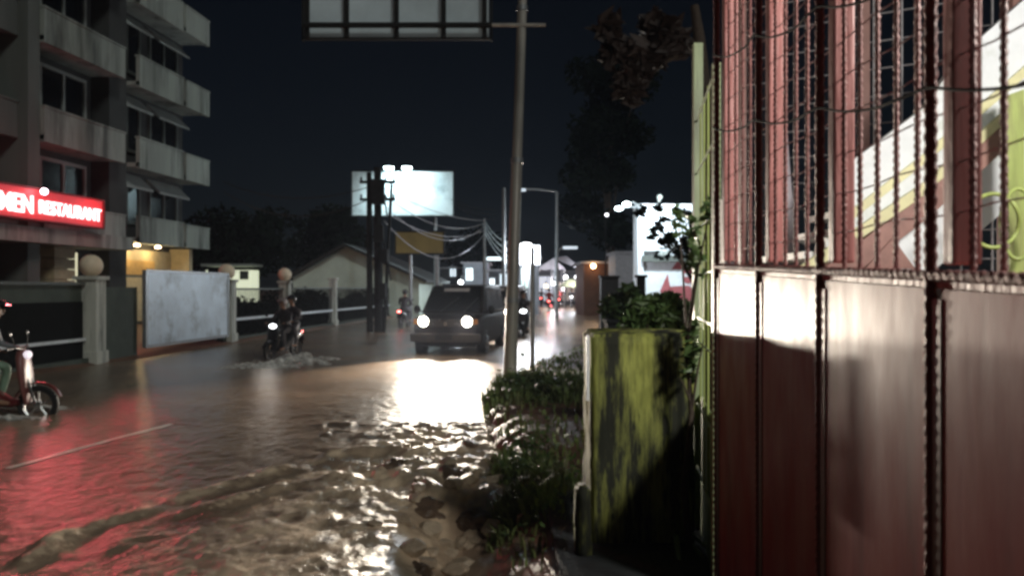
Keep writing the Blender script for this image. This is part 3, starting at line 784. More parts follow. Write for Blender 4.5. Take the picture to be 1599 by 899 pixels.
def lpole(name, px, d, ytop, ybase, rad, m, label, arms=(), lit=None):
    a = P(px, 450, d); e = empty(name, (a.x, d, 0), label, "pole"); inv = Matrix.Translation(-Vector(e.location))
    zt = P(0, ytop, d).z
    mb = MB(); mb.tube([(a.x, d, -.1), (a.x, d, zt)], [rad, rad * .7], 8); hp("shaft", mb, m, e, inv)
    for (qx, qy, l, em) in arms:
        q = P(qx, qy, d); mb = MB(); mb.tube([(a.x, d, q.z - .3 if abs(q.z - zt) > .5 else zt), (a.x + (q.x - a.x) * .6, d, q.z), q], rad * .5, 6); hp("arm", mb, m, e, inv)
        mb = MB(); mb.box(q + Vector((l * .5, 0, -.04)), (abs(l) * 1.6, .25, .14)); hp("lamp_head", mb, em, e, inv)
    return e
HD = glow("dim lamp head", (0.8, 0.9, 1.0), 0.5)
lpole("street_lamp", 757, 40, 342, 470, .09, M['steelpole'], "thin pale far pole with one lamp head, where the cables meet", [(765, 403, .45, glow("bright lamp head", (0.8, 0.95, 1.0), 1.6))])
lpole("street_lamp", 787, 30, 294, 470, .09, M['steelpole'], "thin pale pole rising just left of the tall leaning pole")
lpole("street_lamp", 870, 45, 300, 440, .11, M['steelpole'], "pale street lamp pole with a long arm above the far shops", [(818, 296, -.4, HD), (884, 386, .5, HD)])

# ------------------------------------------------------------------ far shops and street life
def shopb(d, x0, x1, ytop, m, label, wins=(), depth=6, awn=None, name="shop"):
    a, b = P(x0, ytop, d), P(x1, ytop, d); e = empty(name, ((a.x + b.x) / 2, d, 0), label, "shop"); inv = Matrix.Translation(-Vector(e.location))
    mb = MB(); mb.box(((a.x + b.x) / 2, d + depth / 2, a.z / 2 - .1), (b.x - a.x, depth, a.z + .2)); hp("wall", mb, m, e, inv)
    mb = MB(); mb.box(((a.x + b.x) / 2, d + depth / 2, a.z + .06), (b.x - a.x + .4, depth + .5, .12)); hp("roof", mb, M['tarp'], e, inv)
    for (p0, q0, p1, q1, em) in wins:
        u, v = P(p0, q1, d), P(p1, q0, d)
        mb = MB(); mb.box(((u.x + v.x) / 2, d - .02, (u.z + v.z) / 2), (v.x - u.x, .06, v.z - u.z)); w_ = hp("window", mb, em, e, inv)
        mb = MB()
        for x in (u.x, v.x, (u.x + v.x) / 2): mb.box((x, d - .05, (u.z + v.z) / 2), (.06, .07, v.z - u.z))
        mb.box(((u.x + v.x) / 2, d - .05, v.z), (v.x - u.x + .1, .075, .07))
        f_ = mb.build("window_frame", M['steelpole']); f_.parent = w_; f_.matrix_parent_inverse = Matrix.Identity(4)
    return e, inv
shopb(66, 690, 722, 420, M['shop_dark'], "small far shop with a lit upright window above the dark van", [(703, 417, 713, 432, G['shopwin'])])
shopb(60, 724, 762, 412, M['shop'], "pale far shop with a bright white doorway above the dark van", [(728, 419, 739, 438, glow("bright far window", (0.85, 0.97, 1.0), 1.5))])
shopb(50, 763, 800, 424, M['shop_dark'], "far shop with a square lit window left of the leaning pole", [(757 + 8, 435, 773, 451, glow("square lit window", (0.85, 0.97, 1.0), 1.8)), (781, 408 + 20, 792, 451, G['shopwin'])])
shopb(48, 806, 842, 405, M['shop'], "narrow lit shop behind the slim steel pole", [(814, 418, 826, 450, glow("pale green shop front", (0.75, 0.9, 0.85), 0.5))])
shopb(78, 838, 902, 425, M['shop'], "wide far shop front glowing pale behind the red motorcycle", [(842, 432, 868, 470, G['shopdim']), (872, 440, 898, 470, glow("dim warm shop front", (0.8, 0.68, 0.6), 0.24))])
shopb(74, 903, 950, 436, M['shop'], "far grey shop wall right of the market awnings", [(915, 448, 942, 474, G['shopdim'])])
e, inv = shopb(46, 912, 960, 412, M['shack'], "brown shack with an orange lamp beside the far road", [])
p = P(927, 416, 45.6); mb = MB(); mb.ball(p, .13, 12); g = mb.build("bulb", G['orange']); g.parent = e; g.matrix_parent_inverse = inv
lamp("shack_light", 'POINT', p + Vector((0, -.5, 0)), 7, (1.0, .5, .22), radius=.12)
mb = MB(); a, b = P(962, 396, 40), P(997, 396, 40); mb.box(((a.x + b.x) / 2, 41.5, a.z / 2), (b.x - a.x, 3, a.z)); mb.box(((a.x + b.x) / 2, 41.5, a.z + .05), (b.x - a.x + .2, 3.2, .1))
tag(mb.build("garden_house", M['tarp']), "plain grey wall block between the brown shack and the white wall", "building")
# awnings
def awning(name, d, l, c, r, label):
    a, m_, b = P(*l, d), P(*c, d), P(*r, d)
    e = empty(name, (m_.x, d, 0), label, "market awning", "awnings over the far market"); inv = Matrix.Translation(-Vector(e.location))
    mb = MB(); up = Vector((0, 0, .08))
    mb.prism([a, m_, m_ + up, a + up], (0.4, 4, 0)); mb.prism([m_, b, b + up, m_ + up], (0.4, 4, 0)); mb.prism([a, b, m_], (0, .02, 0))
    hp("canopy", mb, M['tarp'], e, inv)
    for q in (a, b):
        for dy in (0.05, 3.9): mb = MB(); mb.tube([(q.x, d + dy, 0), (q.x, d + dy, q.z)], .04, 6); hp("pole", mb, M['steelpole'], e, inv)
awning("market_awning", 62, (838, 422), (865, 405), (882, 421), "dark grey gabled awning left of the other one")
awning("market_awning", 58, (866, 404), (885, 402), (912, 424), "pale slanting awning over the far stalls")
# pylon sign lit white
d = 31
e = empty("pylon_sign", (P(827, 0, d).x, d, 0), "white glowing box sign on a post behind the slim steel pole", "sign"); inv = Matrix.Translation(-Vector(e.location))
c = P(828, 399, d); mb = MB(); mb.box(c, (W(30, d), .2, W(26, d))); hp("light_box", mb, G['white'], e, inv)
for k in (-1, 1): mb = MB(); mb.box(c + Vector((0, 0, k * (W(13, d) + .03))), (W(32, d), .24, .05)); hp("cap", mb, M['steelpole'], e, inv)
mb = MB(); mb.tube([(c.x, d, 0), (c.x, d, c.z - .3)], .06, 8); hp("post", mb, M['steelpole'], e, inv)
mb = MB(); mb.ball(P(822, 383, d), .14, 10, sx=1.6, sz=.6); hp("lamp", mb, G['small'], e, inv)
lamp("pylon_light", 'POINT', c + Vector((0, -.7, 0)), 600, (.85, .92, 1), radius=.3)
mb = MB(); mb.box(P(822, 424, 47.8), (.3, .1, .9)); tag(mb.build("tube_light", G['white']), "upright white tube light on the narrow lit shop", "lamp")

# small lamps dotted in the far street
for (px, py, d, r, g, lab) in ((720, 441, 55, .16, 'small', "small white lamp just above the roof of the dark van"), (865, 443, 66, .2, 'small', "small white lamp above the red tail light"),
                               (884, 433, 60, .14, 'small', "small white lamp under the dark grey awning"), (904, 433, 60, .3, 'white', "round white lamp under the pale awning"),
                               (920, 443, 62, .16, 'white', "dim round lamp right of the market awnings"), (948, 336, 40, .09, 'white', "faint lamp left of the paired arm lamps"),
                               (853, 447, 70, .15, 'warm', "small warm lamp left of the red motorcycle"), (937, 452, 56, .10, 'small', "small white lamp over the pale stall counter"), (880, 452, 72, .14, 'pink', "small pinkish lamp deep in the far market"), (640, 230 + 136, 42, .08, 'white', "small lamp at the left end of the yellow signboard")):
    p = P(px, py, d); e = empty("lamp", (p.x, d, 0), lab, "lamp"); inv = Matrix.Translation(-Vector(e.location))
    mb = MB(); mb.ball(p, r, 12, sz=.8); hp("bulb", mb, G[g], e, inv)
    mb = MB(); mb.tube([p + Vector((0, .1, r)), p + Vector((0, .1, r + .25)), p + Vector((0, .6, r + .3))], .02, 5); hp("bracket", mb, M['dark'], e, inv)
    mb = MB(); mb.tube([p + Vector((0, .6, r + .3)), (p.x, d + .6, 0)], .035, 5); hp("post", mb, M['dark'], e, inv)
for (px, py, d, en, col) in ((865, 438, 62, 700, (.95, .85, .9)), (905, 430, 58, 800, (.85, .9, 1.0)), (735, 430, 55, 400, (.8, .95, 1)), (775, 425, 44, 400, (.8, .92, 1.0))):
    lamp("street_glow", 'POINT', P(px, py, d), en, col, radius=.3)
# stall umbrella
p = P(892, 441, 60); e = empty("market_umbrella", (p.x, 60, 0), "olive market umbrella between the far motorcycles", "umbrella"); inv = Matrix.Translation(-Vector(e.location))
mb = MB(); mb.lathe([(1.0, -.35), (.95, -.28), (.5, .05), (.04, .25)], p, 12); hp("canopy", mb, mat("olive cloth", (.16, .16, .09), .7), e, inv)
mb = MB(); mb.tube([(p.x, 60, 0), p], .03, 6); hp("pole", mb, M['steelpole'], e, inv)
mb = MB(); c = P(938, 460, 55); mb.box(c, (1.4, .8, .9)); mb.box(c + Vector((0, -.1, .5)), (1.6, 1.0, .06)); 
for k in (-.6, .6): mb.box((c.x + k, 55, c.z - .6), (.08, .6, .5))
tag(mb.build("market_stall", M['hood']), "pale stall counter at the right end of the far street", "stall")

# ------------------------------------------------------------------ white wall building on the right with arm lamps
d = 34.0
wb = empty("white_building", (P(1060, 0, d).x, d, 0), "white flat building with a red mural and a lit upper wall, behind leaves", "building")
wi = Matrix.Translation(-Vector(wb.location))
x0, x1 = P(996, 0, d).x, P(1160, 0, d).x
def wpart(n, mb, m): return hp(n, mb, m, wb, wi)
zt, zm0, zm1 = P(0, 319, d).z, P(0, 400, d).z, P(0, 409, d).z
mb = MB(); mb.box(((x0 + x1) / 2, d + .6, zt / 2), (x1 - x0, 1.2, zt)); wpart("wall", mb, M['white'])
mb = MB(); mb.box(((x0 + x1) / 2, d - .15, (zm0 + zm1) / 2), (x1 - x0 - W(9, d) * 1.2, .3, zm0 - zm1)); wpart("ledge", mb, M['frame'])
mb = MB(); mb.box((x0 + .12, d - .06, zt / 2), (.22, .12, zt - .02)); wpart("corner_pier", mb, M['white'])
for (a, b) in ((1004, 1028), (1031, 1045)):
    u, v = P(a, 398, d), P(b, 392, d); mb = MB(); mb.box(((u.x + v.x) / 2, d - .03, (u.z + v.z) / 2), (v.x - u.x, .06, v.z - u.z)); wpart("window", mb, M['facade_dark'] if a < 1010 else M['hood'])
def flat(pts, m=M['mural']):
    mb = MB(); mb.prism([P(x, y, d - .01) for x, y in pts], (0, -.015, 0)); wpart("mural_shape", mb, m)
flat([(1049, 421), (1057, 409), (1070, 410), (1064, 421)])
flat([(1031, 455), (1043, 428), (1049, 460), (1040, 470)])
flat([(1064 + 11 + 9 * math.cos(k * math.pi / 8), 431 + 12 * math.sin(k * math.pi / 8)) for k in range(16)])
mb = MB(); u = P(1075, 430, d - .03); mb.box(u, (.3, .02, .14)); wpart("mural_shape", mb, M['white'])
flat([(1046, 448), (1075, 446), (1090, 455), (1088, 475), (1050, 478)])
for (px, py) in ((967, 326), (979, 319)):
    p = P(px, py, d - 1.2); mb = MB(); mb.tube([P(1000, 325, d), P((px + 1000) / 2, py - 3, d - .6), p], .04, 6); ar = wpart("lamp_arm", mb, M['steelpole'])
    mb = MB(); mb.ball(p, .10, 10, sx=1.6, sz=.8); g = mb.build("lamp_head", G['flood']); g.parent = ar; g.matrix_parent_inverse = Matrix.Identity(4)
mb = MB(); mb.tube([P(1030, 320, d), P(1030, 308, d)], .05, 6); mb.ball(P(1031, 308, d), .12, 8); wpart("roof_lamp", mb, M['hood'])
lamp("wall_light", 'SPOT', P(1030, 300, d - 2.2), 1000, (.80, .94, 1.0), radius=.2, size=R(140), aim=(0.25, .75, -.65), blend=.8)
lamp("wall_light", 'SPOT', P(985, 318, d - 2.0), 200, (.80, .94, 1.0), radius=.15, size=R(150), aim=(0.7, .6, -.6), blend=.8)

# dark pillars, planter and shrubs behind the mossy wall
for (x0_, x1_, yt, d, m, lab, nm) in ((938, 965, 434, 24, 'tarp', "dark square pillar left of the shrubs", "gate_pillar"), (995, 1008, 434, 17, 'dark', "dark upright board against the white wall", "upright_board")):
    a, b = P(x0_, yt, d), P(x1_, yt, d); mb = MB(); mb.box(((a.x + b.x) / 2, d, a.z / 2 - .1), (b.x - a.x, .4 if nm == "gate_pillar" else .1, a.z + .2)); mb.box(((a.x + b.x) / 2, d, a.z + .03), (b.x - a.x + .08, .5 if nm == "gate_pillar" else .14, .06))
    tag(mb.build(nm, mat("dark plaster pillar", (.06, .06, .065), .8) if m == 'tarp' else M['dark'], bevel=.01), lab, "pillar" if nm == "gate_pillar" else "board")
a, b = P(950, 503, 14), P(1004, 503, 14); mb = MB(); mb.box(((a.x + b.x) / 2, 14.3, a.z / 2), (b.x - a.x, .6, a.z)); mb.box(((a.x + b.x) / 2, 14.3, a.z), (b.x - a.x + .06, .66, .05))
tag(mb.build("planter", M['conc_dark'], bevel=.01), "low dark concrete planter behind the mossy wall", "planter")
def shrub(px, py, d, r, n, m, lab, size=.07, seed=0):
    c = P(px, py, d); e = empty("shrub", (c.x, d, 0), lab, "shrub"); inv = Matrix.Translation(-Vector(e.location))
    cl = [(c + Vector((random.uniform(-r, r) * .7, random.uniform(-r, r) * .7, random.uniform(-r, r) * .7)), (r * .5, r * .5, r * .45)) for _ in range(7)]
    mb = MB(); leaf_cloud(mb, n, blobs(cl), size); hp("foliage", mb, m, e, inv)
    mb = MB()
    for k, (q, _) in enumerate(cl): mb.tube([(c.x, d, 0), (q.x * .4 + c.x * .6, d, q.z * .55), q], [.02, .015, .006], 5)
    hp("stems", mb, M['bark'], e, inv)
shrub(1046, 505, 8.0, .27, 2200, M['leaf'], "dark green shrub behind the right half of the mossy wall", .07)
shrub(975, 475, 15, .38, 900, M['leaf'], "drooping olive shrub growing beside the dark pillar", .10)
shrub(1015, 505, 7.0, .25, 900, M['leaf'], "low dark shrub along the top of the mossy wall", .06)

# leafy branches in front of the white wall
b0 = (2.2, 9.6, 0)
cl = [(P(1040 + random.uniform(-42, 42), 348 + random.uniform(-30, 30), 9.3), (.07, .15, .05)) for _ in range(13)]
cl += [(P(1050 + random.uniform(-18, 35), 385 + random.uniform(-12, 14), 9.3), (.13, .15, .09)) for _ in range(9)]
cl += [(P(1085, 360, 9.4), (.12, .2, .25))]
cb = [(Vector((2.2, 9.6, 1.6)), c[0]) for c in cl[:22:2]]
tree("leafy_tree", b0, [(2.25, 9.6, 0), (2.2, 9.6, 1.0), (2.15, 9.5, 2.0), (2.1, 9.5, 2.4)], [.06, .05, .035, .02], cb, cl, 520, 0.052, M['leaf_dark'],
     "small leafy tree silhouetted against the white wall")
# dry brown leaves overhead
td = 8.5
cl = [(P(1010 + random.uniform(-60, 55), 60 + random.uniform(-45, 40), td), (.12, .25, .10)) for _ in range(18)] + [(P(985 + random.uniform(-18, 18), 125 + random.uniform(-20, 25), td), (.08, .15, .12)) for _ in range(6)]
rt = P(1108, 452, td)
tree("dry_leaved_tree", (rt.x, td, 0), [(rt.x, td, 0), (rt.x, td, 2.0), (rt.x - .02, td, 3.4), P(1092, 60, td), P(1085, 10, td)], [.10, .09, .08, .065, .045],
     [(P(1092, 70, td), c[0]) for c in cl[::2]], cl, 1100, .12, M['leaf_dry'], "overhanging tree with dry brown leaves at the top beside the red gate")

# ------------------------------------------------------------------ mossy wall, concrete apron, slab
wd = 4.65
wx0, wx1 = P(922, 0, wd).x, P(1086, 0, wd).x
zt = P(0, 521, wd).z
def rough_box(name, x0, x1, y0, y1, z0, z1, m, amp=.008, n=26, label=None, cat=None):
    bm = bmesh.new(); bmesh.ops.create_cube(bm, size=1)
    for v in bm.verts:
        v.co = Vector((x0 if v.co.x < 0 else x1, y0 if v.co.y < 0 else y1, z0 if v.co.z < 0 else z1))
    bmesh.ops.bevel(bm, geom=list(bm.edges), offset=.018, segments=2, affect='EDGES')
    bmesh.ops.subdivide_edges(bm, edges=[e for e in bm.edges if e.calc_length() > .2], cuts=n, use_grid_fill=True)
    bm.normal_update()
    for v in bm.verts:
        q = mnoise.noise(v.co * 4) * amp + mnoise.noise(v.co * 16) * amp * .5; v.co += v.normal * q
    me = bpy.data.meshes.new(name); bm.to_mesh(me); bm.free(); me.materials.append(m)
    for p in me.polygons: p.use_smooth = True
    o = bpy.data.objects.new(name, me); S.collection.objects.link(o); return o
o = rough_box("mossy_wall", wx0, wx1, wd, wd + .45, -.1, zt, M['mosswall'], amp=.016)
tag(o, "stout low yellow green wall streaked with black mould", "wall")
mb = MB(); mb.box((wx0 - .012, wd + .02, zt - .20), (.016, .03, .38)); tag(mb.build("pale_pipe", M['white'], bevel=.004), "thin white upright strip on the left edge of the mossy wall", "pipe")  # white strip stands in for the wall edge catching light
o = rough_box("broken_brick", P(898, 0, 4.5).x, P(922, 0, 4.5).x, 4.42, 4.58, .08, .50, M['mosswall'], .01, 6)
tag(o, "small yellowed masonry stub leaning at the foot of the mossy wall", "masonry stub")
# cracked concrete slab over the drain
def slab(name, poly, th, m, label, tilt=0.0):
    mb = MB(); mb.prism([Vector(p) for p in poly], (0, 0, -th)); return tag(mb.build(name, m, bevel=.012), label, "slab")
A = [gp(855, 815), gp(900, 785), gp(940, 775), gp(1120, 772), gp(1140, 899), gp(1150, 1100), gp(900, 1100), gp(868, 899)]
slab("concrete_slab", [(x, y, .118 + .01 * (k % 2)) for k, (x, y) in enumerate(A)], .12, M['conc_dark'], "dark wet concrete apron in the foreground below the mossy wall")
for k, (px, py, s, lab) in enumerate(((655, 730, .20, "wet muddy boulder in the middle of the tumbling water"), (705, 745, .16, "smaller wet stone right of the muddy boulder"), (615, 735, .14, "dark wet stone at the left of the tumbling water"),
                      (735, 700, .12, "low wet stone near the grassy bank"), (700, 835, .21, "flat bluish stone slab in the drain hollow"), (650, 860, .10, "small wet stone at the lip of the drain hollow"),
                      (745, 875, .15, "pale wet stone at the bottom edge beside the grass"), (665, 790, .15, "rounded brown stone just above the drain hollow"), (745, 790, .15, "jagged wet stone against the bank"))):
    x, y = gp(px, py); bm = bmesh.new(); bmesh.ops.create_icosphere(bm, subdivisions=4, radius=1)
    fl = .42 if k in (4,) else .7
    for v in bm.verts:
        q = 1 + .35 * mnoise.noise(v.co * 1.3 + Vector((k * 9, 0, 0))) + .16 * mnoise.noise(v.co * 3.5 + Vector((k * 5, 2, 0))) + .06 * mnoise.noise(v.co * 9)
        v.co = Vector((v.co.x * q * s, v.co.y * q * s * 1.2, v.co.z * q * s * fl))
    me = bpy.data.meshes.new("wet_stone"); bm.to_mesh(me); bm.free(); me.materials.append(M['rock'])
    for p in me.polygons: p.use_smooth = True
    o = bpy.data.objects.new("wet_stone", me); S.collection.objects.link(o)
    wz = float(water_h(np.array([x]), np.array([y]))[0]); o.location = (x, y, wz - s * .5); tag(o, lab, "stone", "wet stones in the flow")

for k in range(34):
    r3 = random.Random(900 + k)
    px, py = r3.gauss(690, 48), r3.uniform(672, 850)
    if px > 778: continue
    x, y = gp(px, py); s = r3.uniform(.035, .085); bm = bmesh.new(); bmesh.ops.create_icosphere(bm, subdivisions=3, radius=1)
    planes = [(Vector((r3.gauss(0, 1), r3.gauss(0, 1), r3.gauss(0, 1))).normalized(), r3.uniform(.45, .8)) for _ in range(9)]
    for v in bm.verts:
        for n_, d_ in planes:
            q = v.co.dot(n_)
            if q > d_: v.co -= n_ * (q - d_)
        v.co += v.co.normalized() * .05 * mnoise.noise(v.co * 5 + Vector((k, 0, 0)))
        v.co = Vector((v.co.x * s * 1.3, v.co.y * s * 1.5, v.co.z * s * .9))
    me = bpy.data.meshes.new("broken_stone"); bm.to_mesh(me); bm.free(); me.materials.append(M['rubble'])
    o = bpy.data.objects.new("broken_stone", me); S.collection.objects.link(o)
    o.location = (x, y, float(water_h(np.array([x]), np.array([y]))[0]) + s * .1); o.rotation_euler = (0, 0, r3.uniform(0, 6))
    tag(o, "small pale broken stone in the muddy flow beside the bank", "stone", "broken stones in the muddy flow")

# ------------------------------------------------------------------ grass
def grass_field(n, area, hlo, hhi, name, label, m=M['grass']):
    mb = MB()
    k = 0
    while k < n:
        x, y = area()
        if x < float(shore(y)) + .10 * mnoise.noise(Vector((x * 3, y * 2.5, 7))) - 0.08: continue
        nz = .5 + .5 * mnoise.noise(Vector((x * 2.6, y * 1.8, 3.3))) + .25 * mnoise.noise(Vector((x * 8, y * 6, 1.3)))
        if random.random() > nz * 1.7 - .12: continue
        g = float(ground_h(np.array([x]), np.array([y]))[0])
        h = random.uniform(hlo, hhi) * (.45 + 1.15 * nz); a = random.uniform(0, 6.28); w = random.uniform(.003, .008) * (1 + y / 12); ln = random.uniform(.1, .8) * h
        dx, dy = math.cos(a), math.sin(a); px_, py_ = -dy * w, dx * w
        p0 = (x, y, g - .02); p1 = (x + dx * ln * .35, y + dy * ln * .35, g + h * .65); p2 = (x + dx * ln, y + dy * ln, g + h * (1 - .25 * random.random()))
        mb.add([(p0[0] - px_, p0[1] - py_, p0[2]), (p0[0] + px_, p0[1] + py_, p0[2]), (p1[0] + px_, p1[1] + py_, p1[2]), (p1[0] - px_, p1[1] - py_, p1[2]), p2], [(0, 1, 2, 3), (3, 2, 4)])
        k += 1
    return tag(mb.build(name, m), label, "grass", kind="stuff")
def ar1():
    y = random.gauss(6.2, .55); return float(shore(y)) + abs(random.gauss(0, .2 + .03 * (y - 5))), y
def ar1b():
    y = random.uniform(5.0, 9.5); return random.uniform(float(shore(y)), .75 + .06 * y), y
def ar2():
    y = random.gauss(11.0, .55); return random.gauss(.40, .33), y
def ar3():
    y = random.uniform(12.5, 24); return float(shore(y)) + random.uniform(0.1, 3.0), y
grass_field(1900, ar1, .04, .17, "grass", "short wet green grass along the broken road edge")
grass_field(500, ar1b, .03, .11, "grass", "sparse brownish grass on the bank left of the mossy wall")
grass_field(4200, ar2, .05, .24, "tall_grass", "dense tall dark grass around the foot of the leaning pole")
grass_field(2500, ar3, .03, .10, "grass", "far rough grass verge beyond the leaning pole")

mb = MB()
for _ in range(1500):
    if random.random() < .62: y = random.gauss(6.6, .65); x = float(shore(y)) + .12 + abs(random.gauss(0, .28))
    else: y = random.gauss(10.8, .5); x = random.gauss(.38, .28)
    if not 4.9 < y < 13: continue
    g = float(ground_h(np.array([x]), np.array([y]))[0]); s = random.uniform(.018, .042) * (1.5 if y > 9 else 1)
    c = Vector((x, y, g + abs(random.gauss(0, .07 if y < 9 else .17))))
    d_ = Vector((random.gauss(0, 1), random.gauss(0, 1), random.gauss(.2, .5))).normalized(); q_ = d_.cross(Vector((random.gauss(0, .4), random.gauss(0, .4), 1))).normalized()
    mb.add([c - d_ * s, c + q_ * s * .5, c + d_ * s, c - q_ * s * .5], [(0, 1, 2), (0, 2, 3)])
tag(mb.build("weeds", M['leaf']), "low broad-leaved weeds scattered on the bank", "weeds", kind="stuff")

# ------------------------------------------------------------------ red gate on the right
GX = 0.906
def gz(y): return 1.6 + 0.030 + (y - 1.75) * 0.0375          # height of the sloping middle rail
ge = empty("red_gate", (GX, 2.3, 0), "tall brick red sheet steel gate with twisted bars, close on the right", "gate")
gi = Matrix.Translation(-Vector(ge.location))
def gpart(n, mb, m, bevel=0, smooth=False, label=None):
    o = mb.build(n, m, bevel=bevel, smooth=smooth, label=label); o.parent = ge; o.matrix_parent_inverse = gi; return o
TOP = 3.15
def rebar_tube(mb, a, b, r, amp=.14, pitch=.022, n=8):
    a, b = Vector(a), Vector(b); L = (b - a).length; k = max(8, int(L / (pitch / 4)))
    mb.tube([a.lerp(b, i / k) for i in range(k + 1)], r, n, twist=lambda i, an: 1 + amp * (1 if math.sin(i / k * L / pitch * 2 * math.pi + an) > 0.2 else -0.4))
posts_y = [3.50, 2.90, 2.32, 1.70, 1.10]
for i, y in enumerate(posts_y):
    mb = MB(); mb.box((GX + .041, y - .01, (TOP + gz(y)) / 2 + .01), (.060, .045, TOP - gz(y) - .02)); gpart("post", mb, M['gate_red'], bevel=.006)
    mb = MB(); rebar_tube(mb, (GX - .009, y + .022, .02), (GX - .009, y + .022, TOP), .0125, n=10, pitch=.03); gpart("post_bar", mb, M['rebar'], smooth=True)
    mb = MB(); mb.box((GX - .002, y - .012, gz(y) / 2 - .02), (.026, .04, gz(y) - .06)); gpart("stile", mb, mat("dark red stile", (.055, .016, .013), .4, var=.3, streak=True), bevel=.004)
# between the posts: rods, wires, sheet
for (ya_, yb_) in zip(posts_y[:-1], posts_y[1:]):
    y = ya_ - .10
    while y > yb_ + .06:
        mb = MB(); rebar_tube(mb, (GX + .012, y, gz(y)), (GX + .012, y, TOP), .0062, n=6, pitch=.02, amp=.22); gpart("twisted_rod", mb, M['rebar'], smooth=True)
        y -= .10
    mb = MB(); o0, o1 = ya_ - .028, yb_ + .028
    mb.hexa([(GX + o, yy, h) for o in (-.012, -.009) for yy, hh in ((o1, gz(o1) - .03), (o0, gz(o0) - .03)) for h in (.04, hh)])
    gpart("sheet", mb, M['gate_sheet'])
mb = MB()
for k in range(2):
    mb.tube([(GX - .016, .9, gz(.9) - k * .0), (GX - .016, 3.55, gz(3.55))], .001, 4) if False else None
mb.hexa([(GX + o, yy, gz(yy) + hh) for o in (-.008, .05) for yy in (.9, 3.54) for hh in (-.030, -.008)])
gpart("rail", mb, M['gate_red'], bevel=.003)
mb = MB(); rebar_tube(mb, (GX - .010, .9, gz(.9) - .002), (GX - .010, 3.55, gz(3.55) - .002), .012, n=10, pitch=.03); gpart("rail_bar", mb, M['rebar'], smooth=True)
mb = MB(); mb.hexa([(GX + o, yy, h) for o in (-.003, .05) for yy in (.9, 3.54) for h in (TOP - .03, TOP)]); gpart("top_rail", mb, M['gate_red'])
mb = MB(); mb.hexa([(GX + o, yy, h) for o in (-.003, .05) for yy in (.9, 3.54) for h in (.02, .07)]); gpart("bottom_rail", mb, M['gate_red'])
for k in range(13):
    h = 1.76 + k * .107
    mb = MB(); pts = [(GX + .024, .9 + (3.5 - .9) * i / 20, h + .006 * math.sin(i * 1.7 + k)) for i in range(21)]; mb.tube(pts, .0022, 5); gpart("cross_wire", mb, M['rebar_grey'])
# black cable along the gate; its loops also draw rod shadows on the posts
for k, (h0, h1, sg_) in enumerate(((2.30, 1.92, .10), (2.62, 2.18, .14), (2.95, 2.6, .10))):
    mb = MB(); pts = []
    for i in range(60):
        t = i / 59; y = 3.5 - 2.5 * t; ph = (t * 2.5 / .6) % 1.0
        pts.append((GX - .03 - .004 * math.sin(i), y, h0 + (h1 - h0) * t - sg_ * 4 * ph * (1 - ph) * .3))
    mb.tube(pts, .0038, 6); tag(mb.build("gate_cable", M['cable_black'], smooth=True), ["lowest black cable looped along the bars of the red gate", "middle black cable looped along the bars of the red gate", "highest black cable looped along the bars of the red gate"][k], "cable", "cables on the gate")
# white end post beyond the gate
mb = MB(); a = P(1129, 0, 3.62); mb.box((a.x + .0, 3.66, 1.05), (.03, .05, 1.9)); tag(mb.build("hinge_post", mat("chipped white post", (.5, .47, .42), .6, var=.4, streak=True), bevel=.004), "chipped white post at the far edge of the red gate", "post")
# green mesh gate beyond
e = empty("green_mesh_gate", (1.03, 4.3, 0), "yellow green wire mesh gate just beyond the red gate", "gate"); inv = Matrix.Translation(-Vector(e.location))
y0, y1 = 3.80, 4.95
def gx2(y): return .965 + (y - 3.8) * .155
gt = 2.66
mb = MB(); mb.box((gx2(y1), y1, 1.55), (.055, .055, 3.1)); hp("post", mb, M['palegreen'], e, inv)
mb = MB(); mb.box((gx2(y0), y0, 1.33), (.035, .035, 2.66)); hp("post", mb, M['palegreen'], e, inv)
for k in range(4):
    y = y0 + (k + .7) * (y1 - y0) / 4.6; mb = MB(); mb.tube([(gx2(y), y, .5), (gx2(y), y, gt)], .0055, 6); hp("bar", mb, M['ygreen'], e, inv)
for h in (.52, .9, 1.28, 1.42, 1.68, 1.95, 2.3, 2.62):
    mb = MB(); mb.tube([(gx2(y0) - .006, y0, h), (gx2(y1) - .006, y1, h)], .006, 5); hp("cross_wire", mb, M['palegreen'], e, inv)
mb = MB(); mb.hexa([(gx2(y) + o, y, h) for o in (.012, .016) for y in (y0, y1) for h in (.08, .95)]); hp("sheet", mb, M['palegreen'], e, inv)
# creeping plant on it
cl = [(Vector((gx2(4.3) - .05, 4.3 + random.uniform(-.3, .5), 2.0 + random.uniform(-.35, .1))), (.05, .12, .1)) for _ in range(4)] + [(Vector((1.0, 4.5, 1.15 + k * .10)), (.05, .08, .08)) for k in range(3)]
tree("creeper", (1.0, 4.5, 0), [(1.0, 4.5, .02), (.965, 4.5, .5), (1.0, 4.48, .9), (.98, 4.5, 1.28)], [.024, .020, .016, .010], [((1.0, 4.48, .9), (1.05, 4.4, 1.32)), ((1.0, 4.48, .95), (.93, 4.45, 1.1))] + [((.98, 4.5, 1.28), c[0]) for c in cl[:3]], cl, 260, .035, M['leaf'], "creeping plant with a dark crooked stem beside the green mesh gate", "plant")
for k, (a, b, r) in enumerate((((.93, 5.1, .2), (1.05, 4.4, .12), .02), ((1.0, 5.2, .25), (1.08, 4.2, .2), .014), ((.98, 4.9, .14), (.9, 4.3, .1), .02))):
    mb = MB(); mb.tube([a, ((a[0] + b[0]) / 2, (a[1] + b[1]) / 2, .17), b], [r, r * .9, r * .6], 7); tag(mb.build("scrap_bar", M['palegreen'], smooth=True), ["pale scrap bar nearest the mossy wall's foot", "pale scrap bar closest to the green mesh gate", "short pale scrap bar lying in front of the others"][k], "scrap bar", "scrap bars on the ground")

